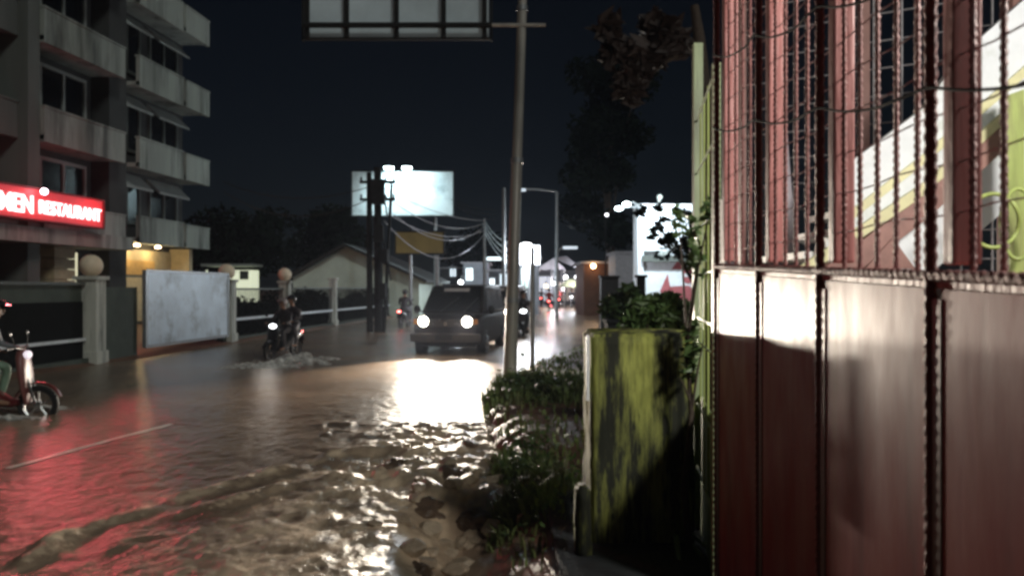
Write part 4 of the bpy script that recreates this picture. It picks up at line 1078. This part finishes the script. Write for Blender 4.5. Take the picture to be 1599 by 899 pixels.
# ------------------------------------------------------------------ yard behind the gate: stair, mesh, hose, lamp
sdp = 4.6
st = empty("yard_stair", (P(1450, 0, sdp).x, sdp, 0), "white sided outdoor stair with yellow stringers rising behind the red gate", "stair"); si = Matrix.Translation(-Vector(st.location))
def plate(name, pts, dd, th, m, label=None):
    mb = MB(); mb.prism([P(x, y, dd) for x, y in pts], (0, th, 0)); o = hp(name, mb, m, st, si)
    if label: o["label"] = label
    return o
plate("side_panel", [(1318, 262), (1445, 168), (1500, 88), (1640, -35), (1640, 100), (1500, 208), (1310, 345)], sdp + .02, .06, M['white'])
plate("stringer", [(1300, 352), (1445, 240), (1640, 70), (1640, 88), (1445, 256), (1300, 368)], sdp - .02, .03, M['cream'])
plate("side_panel", [(1290, 372), (1445, 257), (1640, 90), (1640, 120), (1445, 290), (1290, 402)], sdp + .03, .05, M['white'])
plate("stringer", [(1230, 430), (1445, 285), (1640, 112), (1640, 130), (1445, 305), (1260, 430)], sdp - .03, .04, M['cream'])
plate("beam", [(1270, 432), (1445, 305), (1640, 132), (1640, 172), (1445, 345), (1330, 432)], sdp - .05, .08, M['brownbeam'])
plate("under_panel", [(1352, 330 + 62), (1445, 345), (1640, 172), (1640, 270), (1450, 430), (1370, 430)], sdp + .06, .05, M['white'])
plate("gusset", [(1352, 420), (1395, 372), (1430, 420)], sdp - .07, .03, M['brownbeam'])
plate("gusset", [(1312, 330), (1345, 385), (1318, 400)], sdp - .07, .03, M['brownbeam'])
for k in range(9):
    t = k / 8; a = P(1300 + 330 * t, 398 - 290 * t, sdp + .1); mb = MB(); mb.box(a + Vector((0, .45, 0)), (.30, .8, .04)); hp("tread", mb, M['white'], st, si)
plate("post", [(1572, 150), (1600, 140), (1602, 440), (1578, 440)], sdp - .25, .06, M['ygreen'])
mb = MB(); a = P(1640, 0, sdp).x; mb.box((a, sdp + .4, 1.3), (.08, .08, 2.6)); hp("post", mb, M['brownbeam'], st, si)
for k, (cx, cy, rx, ry) in enumerate(((1552, 345, 40, 42), (1590, 350, 27, 55))):
    mb = MB(); mb.tube([P(cx + rx * math.cos(a), cy + ry * math.sin(a), 4.15 + .03 * math.sin(3 * a)) for a in [i * 2 * math.pi / 30 for i in range(31)]], .011, 8)
    tag(mb.build("hose_loop", M['ygreen'], smooth=True), ["wide loop of yellow green hose behind the red gate", "tall narrow loop of yellow green hose at the right edge"][k], "hose")
e = empty("yard_mesh_fence", (2.6, 6.4, 0), "grey wire mesh fence deep in the yard seen through the red gate", "fence"); inv = Matrix.Translation(-Vector(e.location))
def fm(x): return 6.4 - (x - 1.8) * .6
mb = MB()
for k in range(14): x = 1.85 + k * .16; mb.tube([(x, fm(x), .2), (x, fm(x), 4.2)], .008, 5)
for k in range(20): h = .4 + k * .2; mb.tube([(1.8, fm(1.8), h), (4.0, fm(4.0), h)], .006, 4)
hp("mesh", mb, M['rebar_grey'], e, inv)
for x in (1.83, 2.6, 3.4): mb = MB(); mb.box((x, fm(x), 2.1), (.05, .05, 4.2)); hp("post", mb, M['brownbeam'], e, inv)
mb = MB(); mb.tube([P(1240, 408, 5.2), P(1226, 300, 5.2), P(1212, 130, 5.2)], .045, 10); tag(mb.build("leaning_post", mat("grey lilac post", (.33, .30, .34), .5), smooth=True), "grey leaning post behind the second panel of the red gate", "post")
# unseen yard lamp inferred from the lit stair, added beyond the frame
yl = empty("yard_lamp", (2.9, 1.7, 0), "yard lamp on a post lighting the stair behind the gate", "lamp")
mb = MB(); mb.tube([(0, 0, 0), (0, 0, 3.3)], .04, 8); mb.tube([(0, 0, 3.3), (-.2, .1, 3.42), (-.38, .2, 3.36)], .02, 6); mb.build("post", M['dark'], yl)
mb = MB(); mb.lathe([(.16, 0), (.15, .03), (.05, .1), (.02, .12)], (-.38, .2, 3.26), 14); mb.build("shade", M['dark'], yl)
mb = MB(); mb.ball((-.38, .2, 3.20), .06, 10); mb.build("bulb", glow("yard bulb", (1, .96, .85), 30), yl)
lamp("yard_light", 'POINT', (2.52, 1.9, 3.10), 330, (1.0, .95, .86), radius=.26)

# ------------------------------------------------------------------ people and scooters
def skin_body(name, chains, mats, region):
    """chains: list of (list of (pos, radius), parent chain index or None, attach index); one skinned mesh"""
    vs, es, rd, roots = [], [], [], []
    ids = []
    for (pts, par, at) in chains:
        mine = []
        for k, (p, r) in enumerate(pts):
            if k == 0 and par is not None and par >= 0:
                mine.append(ids[par][at]); continue
            vs.append(p); rd.append(r); mine.append(len(vs) - 1)
            if k == 0: roots.append(len(vs) - 1)
        for a, b in zip(mine[:-1], mine[1:]): es.append((a, b))
        ids.append(mine)
    me = bpy.data.meshes.new(name); me.from_pydata(vs, es, []); me.update()
    o = bpy.data.objects.new(name, me); S.collection.objects.link(o)
    sk = o.modifiers.new("s", 'SKIN'); sk.use_smooth_shade = True
    sv = me.skin_vertices[0].data
    for i, r in enumerate(rd):
        sv[i].radius = (r, r) if not hasattr(r, '__len__') else r; sv[i].use_root = i in roots
    sb = o.modifiers.new("d", 'SUBSURF'); sb.levels = 2; sb.render_levels = 2
    dg = bpy.context.evaluated_depsgraph_get(); dg.update()
    m2 = bpy.data.meshes.new_from_object(o.evaluated_get(dg)); m2.name = name
    bpy.data.objects.remove(o)
    m2.materials.clear()
    for m in mats: m2.materials.append(m)
    for p in m2.polygons: p.material_index = region(p.center); p.use_smooth = True
    return m2
def rider_mesh(top, bottom, lean=.06, pillion=False, name="body"):
    c = []
    L = lean
    hip = Vector((-.08, 0, .86))
    c.append(([(hip, .15), ((-.07 + L * .2, 0, 1.00), .135), ((-.04 + L * .6, 0, 1.18), .155), ((-.02 + L, 0, 1.33), .14), ((-.0 + L * 1.2, 0, 1.42), .06), ((.02 + L * 1.3, 0, 1.49), .07), ((.03 + L * 1.4, 0, 1.58), .095), ((.02 + L * 1.4, 0, 1.66), .07)], None, 0))
    for s in (-1, 1):
        kx = .32 if not pillion else .30
        ks = .17 if not pillion else .27
        c.append(([(hip, .15), ((.0, s * .12, .84), .10), ((kx, s * ks, .80), .068), ((kx - .05, s * ks, .58), .058), ((kx - .08, s * (ks - .02), .40), .04), ((kx - .06, s * (ks - .02), .34), .042), ((kx + .08, s * (ks - .01), .325), .035), ((kx + .15, s * ks, .32), .025)], 0, 0))
    for s in (-1, 1):
        if pillion:
            arm = [((-.02 + L, s * .10, 1.33), .09), ((-.02 + L, s * .20, 1.31), .065), ((.03, s * .25, 1.08), .047), ((.24, s * .17, 1.00), .034), ((.30, s * .14, 1.0), .03)]
        else:
            arm = [((-.02 + L, s * .10, 1.33), .09), ((-.01 + L, s * .20, 1.31), .068), ((.16, s * .29, 1.12), .048), ((.36, s * .29, 1.06), .034), ((.42, s * .28, 1.055), .030)]
        c.append((arm[0:0] + [((-.02 + L, 0, 1.33), .14)] + arm[1:], 0, 3))
        w = Vector(arm[-1][0])
        for k in range(4):
            yy = w.y + s * (.028 - k * .019)
            c.append(([(Vector((w.x + .01, yy, w.z)), .009), (Vector((w.x + .045, yy, w.z + .012)), .009), (Vector((w.x + .06 - .002 * abs(k - 1.5), yy, w.z - .012)), .008), (Vector((w.x + .04, yy, w.z - .028)), .007)], None, 0))
        c.append(([(Vector((w.x, w.y - s * .025, w.z)), .010), (Vector((w.x + .02, w.y - s * .045, w.z - .01)), .009), (Vector((w.x + .045, w.y - s * .042, w.z - .02)), .008)], None, 0))
    def region(p):
        if p.z > 1.43: return 2
        if p.z < .36: return 2
        if p.z < .92 and p.x < .5: return 1
        if p.x > .40 or (pillion and p.x > .27): return 2
        return 0
    return skin_body(name, c, [top, bottom, M['skin']], region)
def add_head(e, L, hm, z=1.60):
    hx = .03 + L * 1.4
    mb = MB()
    prof = []
    mb.ball((hx - .005, 0, z + .035), .138, 18, sx=1.08, sy=.92, sz=.95)
    v = [i for i in mb.v]
    # open the front of the shell for the face
    mb.f = [f for f in mb.f if not (sum(v[i][0] for i in f) / len(f) > hx + .055 and sum(v[i][2] for i in f) / len(f) < z + .055)]
    mb.build("helmet", hm, e, smooth=True)
    mb = MB(); mb.box((hx + .125, 0, z + .075), (.09, .19, .012), Ry(R(12))); o = mb.build("helmet_peak", hm, e, bevel=.004)
    mb = MB()
    mb.ball((hx + .105, 0, z - .010), .018, 8, sx=1.0, sz=1.3); mb.ball((hx + .092, .033, z + .015), .010, 8); mb.ball((hx + .092, -.033, z + .015), .010, 8); mb.box((hx + .092, 0, z - .048), (.014, .045, .008))
    mb.build("face", M['skin'], e, smooth=True)

def make_wheel(x, r, par):
    mb = MB(); prof = [(r - .075, -.035), (r - .02, -.045), (r, -.02), (r, .02), (r - .02, .045), (r - .075, .035)]
    n = 28; vs = []; fs = []
    for k in range(n):
        a = 2 * math.pi * k / n
        for (q, y) in prof: vs.append((x + q * math.cos(a), y, r + q * math.sin(a)))
    m_ = len(prof)
    for k in range(n):
        for j in range(m_):
            a = k * m_ + j; b = k * m_ + (j + 1) % m_; c = ((k + 1) % n) * m_ + (j + 1) % m_; d = ((k + 1) % n) * m_ + j; fs.append((a, b, c, d))
    mb.add(vs, fs); w = mb.build("wheel", M['rubber'], par, smooth=True)
    mb = MB(); mb.lathe([(.045, -.05), (.05, .05)], (x, 0, r), 10, Rx(R(90)))
    for k in range(5):
        a = 2 * math.pi * k / 5 + .3; mb.tube([(x, 0, r), (x + (r - .07) * math.cos(a), 0, r + (r - .07) * math.sin(a))], .016, 6)
    mb.tube([(x + (r - .075) * math.cos(a), 0, r + (r - .075) * math.sin(a)) for a in [2 * math.pi * i / 24 for i in range(25)]], .02, 6)
    mb.build("rim", M['chrome'], w)
def loft(mb, secs, n=14, p=2.6):
    vs = []; fs = []
    for (c, ru, rv, u, v) in secs:
        c, u, v = Vector(c), Vector(u), Vector(v)
        for k in range(n):
            a = 2 * math.pi * k / n; ca, sa = math.cos(a), math.sin(a)
            vs.append(c + u * ru * math.copysign(abs(ca) ** (2 / p), ca) + v * rv * math.copysign(abs(sa) ** (2 / p), sa))
    for i in range(len(secs) - 1):
        for k in range(n): a = i * n + k; b = i * n + (k + 1) % n; fs.append((a, b, b + n, a + n))
    fs.append(tuple(range(n))); fs.append(tuple(range((len(secs) - 1) * n, len(secs) * n)))
    mb.add(vs, fs)
Y_, Z_ = (0, 1, 0), (0, 0, 1)
def make_scooter(label, paint, loc, rz, head=True, tail=True, group="scooters on the flooded road", hcol=None, front_pale=False, headmat=None, power=120, sc=0.9):
    e = empty("scooter", loc, label, "scooter", group, rz, sc=sc)
    make_wheel(-.62, .27, e); make_wheel(.64, .27, e)
    mb = MB(); loft(mb, [((-.88, 0, .74), .05, .04, Y_, Z_), ((-.78, 0, .70), .11, .09, Y_, Z_), ((-.5, 0, .62), .15, .15, Y_, Z_), ((-.2, 0, .52), .17, .20, Y_, Z_), ((.05, 0, .40), .16, .14, Y_, Z_), ((.3, 0, .30), .14, .06, Y_, Z_), ((.42, 0, .32), .13, .05, Y_, Z_)])
    mb.build("body", paint, e, smooth=True)
    u = Vector((-.25, 0, .97)).normalized(); f = Vector((.97, 0, .25))
    mb = MB(); loft(mb, [((.52, 0, .28), .12, .03, Y_, f), ((.50, 0, .5), .20, .05, Y_, f), ((.47, 0, .75), .21, .06, Y_, f), ((.44, 0, .95), .15, .07, Y_, f), ((.42, 0, 1.04), .08, .05, Y_, f)])
    mb.build("leg_shield", M['bike_pale'] if front_pale else paint, e, smooth=True)
    mb = MB(); loft(mb, [((-.85, 0, .80), .09, .03, Y_, Z_), ((-.5, 0, .80), .13, .045, Y_, Z_), ((-.1, 0, .77), .12, .04, Y_, Z_), ((.02, 0, .74), .08, .02, Y_, Z_)]); mb.build("seat", M['black'], e, smooth=True)
    mb = MB(); mb.tube([(.36, .36, 1.06), (.40, .2, 1.08), (.43, 0, 1.05), (.40, -.2, 1.08), (.36, -.36, 1.06)], .016, 8)
    for s in (-1, 1): mb.tube([(.37, s * .36, 1.06), (.39, s * .24, 1.075)], .022, 8)
    mb.build("handlebar", M['black'], e, smooth=True)
    for s in (-1, 1):
        mb = MB(); mb.tube([(.42, s * .2, 1.08), (.40, s * .26, 1.24)], .007, 5); mb.ball((.39, s * .28, 1.27), .05, 10, sx=.3, sy=1.1, sz=.8); mb.build("mirror", M['black'], e, smooth=True)
    mb = MB(); mb.ball((.50, 0, .97), .085, 14, sx=.55, sy=1.35, sz=.75); mb.build("headlight", headmat or (G['head'] if head else M['chrome']), e, smooth=True)
    mb = MB(); mb.ball((-.87, 0, .77), .05, 10, sx=.6, sy=1.7, sz=.8); mb.build("tail_light", G['tail'] if tail else M['bike_red'], e, smooth=True)
    mb = MB(); pts = [(.64 + .31 * math.cos(a), 0, .27 + .31 * math.sin(a)) for a in [R(20 + 14 * i) for i in range(11)]]
    loft(mb, [(p, .065, .012, Y_, (Vector(p) - Vector((.64, 0, .27))).normalized()) for p in pts], 10); mb.build("front_fender", paint, e, smooth=True)
    mb = MB(); mb.tube([(.47, .07, .8), (.64, .07, .27)], .02, 6); mb.tube([(.47, -.07, .8), (.64, -.07, .27)], .02, 6); mb.build("fork", M['black'], e)
    mb = MB(); mb.tube([(-.1, -.13, .26), (-.5, -.17, .30), (-.85, -.17, .42)], [.03, .05, .055], 10); mb.build("exhaust", M['chrome'], e, smooth=True)
    mb = MB(); mb.box((-.92, 0, .55), (.012, .2, .13), Ry(R(-15))); mb.build("number_plate", M['black'], e)
    mb = MB(); loft(mb, [((-.55, 0, .55), .06, .02, Y_, Z_), ((-.85, 0, .5), .05, .015, Y_, Z_), ((-.95, 0, .38), .05, .012, Y_, Z_)]); mb.build("rear_fender", M['black'], e, smooth=True)
    if head:
        c, s_ = math.cos(rz), math.sin(rz); fx = Vector((c, s_, 0))
        lamp("scooter_light", 'SPOT', Vector(loc) + fx * .62 + Vector((0, 0, .95)), power, hcol or (1, .9, .78), radius=.04, size=R(100), aim=fx + Vector((0, 0, -.12)), blend=.7)
    return e
bod_dark = rider_mesh(M['clothes_dark'], M['clothes_trous'])
bod_pill = rider_mesh(M['clothes_dark'], M['clothes_trous'], lean=.02, pillion=True)
bod_grey = rider_mesh(M['clothes_grey'], M['clothes_green'], lean=.14)
bod_red = rider_mesh(M['rain_red'], M['clothes_dark'], lean=.05)
def person(mesh, loc, rz, label, lean, hm, dx=0, group="riders on the flooded road", sc=0.9):
    c, s = math.cos(rz), math.sin(rz)
    L = Vector(loc) + Vector((c * dx, s * dx, 0))
    e = empty("person", L, label, "person", group, rz, sc=sc)
    b = bpy.data.objects.new("body", mesh); S.collection.objects.link(b); b.parent = e
    add_head(e, lean, hm); return e
# near left scooter, heading right and away
x, y = -6.58, 10.1
rz = R(10)
make_scooter("near scooter at the left edge with a pale pink front, red glow behind it", M['bike_red'], (x, y, -.12), rz, head=False, tail=True, front_pale=True, headmat=glow("pale lamp face", (.95, .85, .95), .6))
person(bod_grey, (x, y, -.12), rz, "person in a grey jacket and pale green trousers riding at the left edge", .14, M['helmet'], -.12)
# two people on one scooter coming towards the left
x, y = P(443, 0, 18.6).x, 18.6
rz = R(180 + 72)
make_scooter("white-lit scooter carrying two people before the fence", M['bike_dark'], (x, y, -.06), rz, headmat=glow("white lamp face", (.95, .97, 1), 5), power=7, sc=.82)
person(bod_dark, (x, y, -.06), rz, "person in a dark jacket steering the scooter that carries two", .06, M['helmet_pale'], -.05, sc=.82)
person(bod_pill, (x, y, .0), rz, "person in dark clothes sitting behind the scooter's driver", .02, M['helmet'], -.38, sc=.82)
# rider beyond the van on the left, going away
x, y = P(632, 0, 33).x, 33
make_scooter("far scooter with a red tail light left of the dark van", M['bike_dark'], (x, y, -.04), R(82), head=False)
person(bod_dark, (x, y, -.04), R(82), "person in dark clothes riding away left of the dark van", .06, M['helmet'])
x, y = P(818, 0, 27).x, 27
make_scooter("dark scooter between the leaning pole and the slim pole", M['bike_dark'], (x, y, -.04), R(-92), head=True, power=10, headmat=G['small'])
person(bod_dark, (x, y, -.04), R(-92), "person riding toward us between the leaning pole and the slim pole", .06, M['helmet'])
# far riders
x, y = P(858, 0, 56).x, 56
make_scooter("distant red scooter with a glowing tail light in the far street", M['bike_red'], (x, y, 0), R(85), head=False)
person(bod_red, (x, y, 0), R(85), "person in a red poncho riding away down the far street", .05, M['helmet'])
lamp("tail_glow", 'POINT', (x, y - 1.2, .8), 14, (1, .12, .12), radius=.08)
x, y = P(908, 0, 54).x, 54
make_scooter("distant dark scooter with a white headlight below the round lamp", M['bike_dark'], (x, y, 0), R(-100), headmat=G['small'], power=30)
person(bod_dark, (x, y, 0), R(-100), "person in dark clothes riding toward us below the round lamp", .06, M['helmet_pale'])
x, y = P(921, 0, 57).x, 57
make_scooter("distant scooter farthest right in the far street", M['bike_dark'], (x, y, 0), R(-80), headmat=G['small'], power=20)
person(bod_dark, (x, y, 0), R(-80), "person on the farthest right scooter in the far street", .06, M['helmet'])

for k, (px, d, w, lab) in enumerate(((874, 64, True, "distant scooter with a red tail light right of the red one"), (846, 72, True, "most distant scooter with a red tail light by the slim pole"),
                                     (893, 66, False, "distant scooter with a white headlight under the market umbrella"))):
    x, y = P(px, 0, d).x, d; a = R(84) if w else R(-97)
    make_scooter(lab, M['bike_dark'], (x, y, 0), a, head=not w, tail=w, headmat=None if w else G['small'], power=12)
    person(bod_dark if k else bod_red, (x, y, 0), a, "person " + ["in a red poncho on the second red-lit scooter in the far street", "on the most distant scooter by the slim pole", "on the scooter under the market umbrella"][k], .05, M['helmet'])
# spray thrown up by the wheels
def spray(cx, cy, L, Wd, H, ang, lab, n=60):
    bm = bmesh.new(); nx, ny = 70, 26; vs = []
    c, s = math.cos(ang), math.sin(ang)
    for j in range(ny):
        for i in range(nx):
            u = i / (nx - 1); v = j / (ny - 1) * 2 - 1
            h = H * math.sin(math.pi * u ** .7) * max(0, 1 - v * v) * (.55 + .45 * mnoise.noise(Vector((u * 7, v * 3, cx))) + .5 * mnoise.noise(Vector((u * 20, v * 8, cy))))
            lx, ly = (u - .5) * L, v * Wd * (.3 + .7 * u)
            vs.append(bm.verts.new((cx + lx * c - ly * s, cy + lx * s + ly * c, max(-.03, h) - .012)))
    for j in range(ny - 1):
        for i in range(nx - 1):
            a = j * nx + i; bm.faces.new((vs[a], vs[a + 1], vs[a + nx + 1], vs[a + nx]))
    me = bpy.data.meshes.new("water_spray"); bm.to_mesh(me); bm.free(); me.materials.append(M['foam'])
    for p in me.polygons: p.use_smooth = True
    o = bpy.data.objects.new("water_spray", me); S.collection.objects.link(o)
    return tag(o, lab, "water spray", kind="stuff")
a = gp(445, 570); spray(a[0] - .1, a[1], 2.2, .4, .20, R(190), "pale wake under the scooter carrying two people")
a = gp(480, 562); spray(a[0], a[1] + .1, 1.5, .40, .20, R(5), "plume of spray behind the scooter carrying two people")
a = gp(400, 574); spray(a[0], a[1], 1.8, .3, .14, R(185), "low bow wave in front of the scooter carrying two people")
a = gp(45, 640); spray(a[0], a[1], 1.3, .22, .10, R(20), "pale wake under the near left scooter")
a = gp(-10, 655); spray(a[0], a[1], 1.2, .3, .10, R(15), "wake trailing behind the near left scooter")

# ------------------------------------------------------------------ dark van with headlights
CX, CY = P(696, 0, 19.4).x, 19.4
crz = math.atan2(-1, -.15)
van = empty("van", (CX, CY, -.06), "dark high-roofed van facing us with both headlights blazing on the flooded road", "van", rz=crz)
mb = MB()
loft(mb, [((0.0, 0, .52), .74, .18, Y_, Z_), ((-.06, 0, .56), .80, .26, Y_, Z_), ((-.35, 0, .62), .84, .36, Y_, Z_), ((-1.0, 0, .64), .86, .42, Y_, Z_), ((-3.8, 0, .64), .86, .42, Y_, Z_), ((-4.15, 0, .62), .83, .40, Y_, Z_), ((-4.22, 0, .60), .78, .34, Y_, Z_)], 28, 6)
mb.build("body", M['carpaint'], van, smooth=True)
mb = MB(); V = Vector
lo = [(-.70, .80), (-4.1, .80)]; 
vs = [V((-.72, .80, 1.02)), V((-.72, -.80, 1.02)), V((-4.15, -.80, 1.02)), V((-4.15, .80, 1.02)), V((-1.42, .68, 1.72)), V((-1.42, -.68, 1.72)), V((-4.0, -.68, 1.76)), V((-4.0, .68, 1.76))]
mb.add(vs, [(0, 1, 2, 3), (7, 6, 5, 4), (0, 4, 5, 1), (1, 5, 6, 2), (2, 6, 7, 3), (3, 7, 4, 0)])
mb.build("cabin", M['carpaint'], van, bevel=.06, smooth=True)
def quad_in(a, b, c, d, off, name, m):
    n = (b - a).cross(d - a).normalized(); 
    ctr = (a + b + c + d) / 4
    if n.dot(ctr - V((-2.4, 0, 1.3))) < 0: n = -n
    q = [ctr + (p - ctr) for p in (a, b, c, d)]
    mb = MB(); mb.prism([p + n * .001 for p in q], n * off); return mb.build(name, m, van, bevel=.003)
wsA, wsB, wsC, wsD = V((-.775, .70, 1.075)), V((-.775, -.70, 1.075)), V((-1.375, -.62, 1.675)), V((-1.375, .62, 1.675))
quad_in(wsA, wsB, wsC, wsD, .012, "windshield", M['glass'])
nW = V((.759, 0, .651))
mb = MB(); q = [V((-1.26, .33, 1.56)), V((-1.26, -.33, 1.56)), V((-1.34, -.33, 1.64)), V((-1.34, .33, 1.64))]
mb.prism([p + nW * .016 for p in q], nW * .003); mb.build("visor_strip", mat("pale visor strip", (.55, .50, .50), .5, emit=(.6, .5, .5), es=0.0), van)
for s in (-1, 1):
    for (xa, xb) in ((-1.35, -2.2), (-2.3, -3.1), (-3.2, -3.95)):
        quad_in(V((xa + .15, s * .795, 1.09)), V((xb, s * .795, 1.09)), V((xb, s * .70, 1.62)), V((xa - .22 if xa > -1.5 else xa, s * .70, 1.62)), .008, "side_window", M['glass'])
    mb = MB(); mb.ball((-.95, s * .96, 1.12), .10, 12, sx=.5, sy=.9, sz=1.1); mb.tube([(-.95, s * .8, 1.05), (-.95, s * .92, 1.10)], .02, 6); mb.build("mirror", M['black'], van, smooth=True)
    mb = MB(); mb.lathe([(.145, 0), (.15, .03), (.12, .05)], (-.01, s * .54, .85), 20, Ry(R(90))); hl = mb.build("headlight_rim", M['chrome'], van, smooth=True)
    mb = MB(); mb.ball((.035, s * .54, .85), .12, 16, sx=.3); mb.build("headlight", G['head'], van, smooth=True)
    mb = MB(); mb.box((-.03, s * .74, .85), (.08, .10, .12)); mb.build("indicator", mat("amber lens", (.5, .18, .02), .3), van, bevel=.01)
    for wx in (-.75, -3.35):
        w0 = MB(); r = .31
        prof = [(r - .11, -.10), (r - .02, -.11), (r, -.07), (r, .07), (r - .02, .11), (r - .11, .10)]
        w0.lathe(prof, (wx, s * .78, r), 26, Rx(R(90))); w = w0.build("wheel", M['rubber'], van, smooth=True)
        w0 = MB(); w0.lathe([(.19, -.02), (.17, .0), (.05, .03)], (wx, s * .895, r), 20, Rx(R(-90 * s))); w0.build("rim", M['chrome'], w, smooth=True)
    mb = MB(); mb.box((-4.23, s * .72, .95), (.05, .14, .28)); mb.build("tail_light", M['bike_red'], van, bevel=.01)
mb = MB(); mb.box((.005, 0, .82), (.03, .78, .20)); 
gro = mb.build("grille", M['black'], van, bevel=.01)
mb = MB()
for k in range(4): mb.box((.026, 0, .75 + k * .045), (.012, .74, .012))
mb.build("slat", M['chrome'], gro)
mb = MB(); mb.lathe([(.05, 0), (.045, .015)], (.03, 0, .80), 16, Ry(R(90))); mb.build("emblem", M['chrome'], van, smooth=True)
mb = MB(); loft(mb, [((.02, -.86, .46), .06, .10, (1, 0, 0), Z_), ((.09, -.6, .46), .07, .11, (1, 0, 0), Z_), ((.11, 0, .46), .07, .11, (1, 0, 0), Z_), ((.09, .6, .46), .07, .11, (1, 0, 0), Z_), ((.02, .86, .46), .06, .10, (1, 0, 0), Z_)], 12, 5)
mb.build("bumper", mat("grey bumper", (.055, .04, .03), .45), van, smooth=True)
mb = MB(); mb.box((.185, 0, .48), (.012, .42, .13)); mb.build("number_plate", M['black'], van, bevel=.004)
mb = MB(); mb.tube([(-.70, -.3, 1.07), (-1.1, .1, 1.42)], .01, 5); mb.tube([(-.70, .3, 1.07), (-1.1, .6, 1.42)], .01, 5); mb.build("wiper", M['black'], van)
mb = MB(); mb.box((-2.2, 0, .28), (3.6, 1.3, .12)); mb.build("underbody", M['black'], van)
fwd = V((math.cos(crz), math.sin(crz), 0)); left = V((-fwd.y, fwd.x, 0))
for s in (-1, 1):
    p = V((CX, CY, -.06)) + fwd * .13 + left * (s * .54) + V((0, 0, .85))
    lamp("headlight_beam", 'SPOT', p, 5000, (1.0, .88, .72), radius=.09, size=R(58), aim=fwd + V((.12, 0, -.06)), blend=1.0)

v2 = copy_tree(van, None, label="second dark van close behind the first, one headlight showing beside the leaning pole", group="dark vans facing us")
van["group"] = "dark vans facing us"
C2 = V((P(762, 0, 25.6).x, 25.6, -.06)); v2.location = C2
for s in (-1, 1):
    lamp("headlight_beam", 'SPOT', C2 + fwd * .13 + left * (s * .54) + V((0, 0, .85)), 700, (1.0, .84, .68), radius=.09, size=R(70), aim=fwd + V((.05, 0, -.06)), blend=.9)

# ------------------------------------------------------------------ rainy air
mb = MB(); mb.box((0, 560, 49), (1700, 1260, 102))
hz = mb.build("haze", mat("x", (0, 0, 0)))
hm = bpy.data.materials.new("rain haze"); hm.use_nodes = True
t = hm.node_tree; t.nodes.remove(t.nodes["Principled BSDF"])
pv = t.nodes.new("ShaderNodeVolumePrincipled"); pv.inputs["Color"].default_value = (.66, .76, 1, 1); pv.inputs["Density"].default_value = 0.00024
pv.inputs["Anisotropy"].default_value = 0.45
t.links.new(pv.outputs[0], t.nodes["Material Output"].inputs["Volume"])
hz.data.materials.clear(); hz.data.materials.append(hm)
tag(hz, "thin rainy night air around the whole street", "haze", kind="stuff")
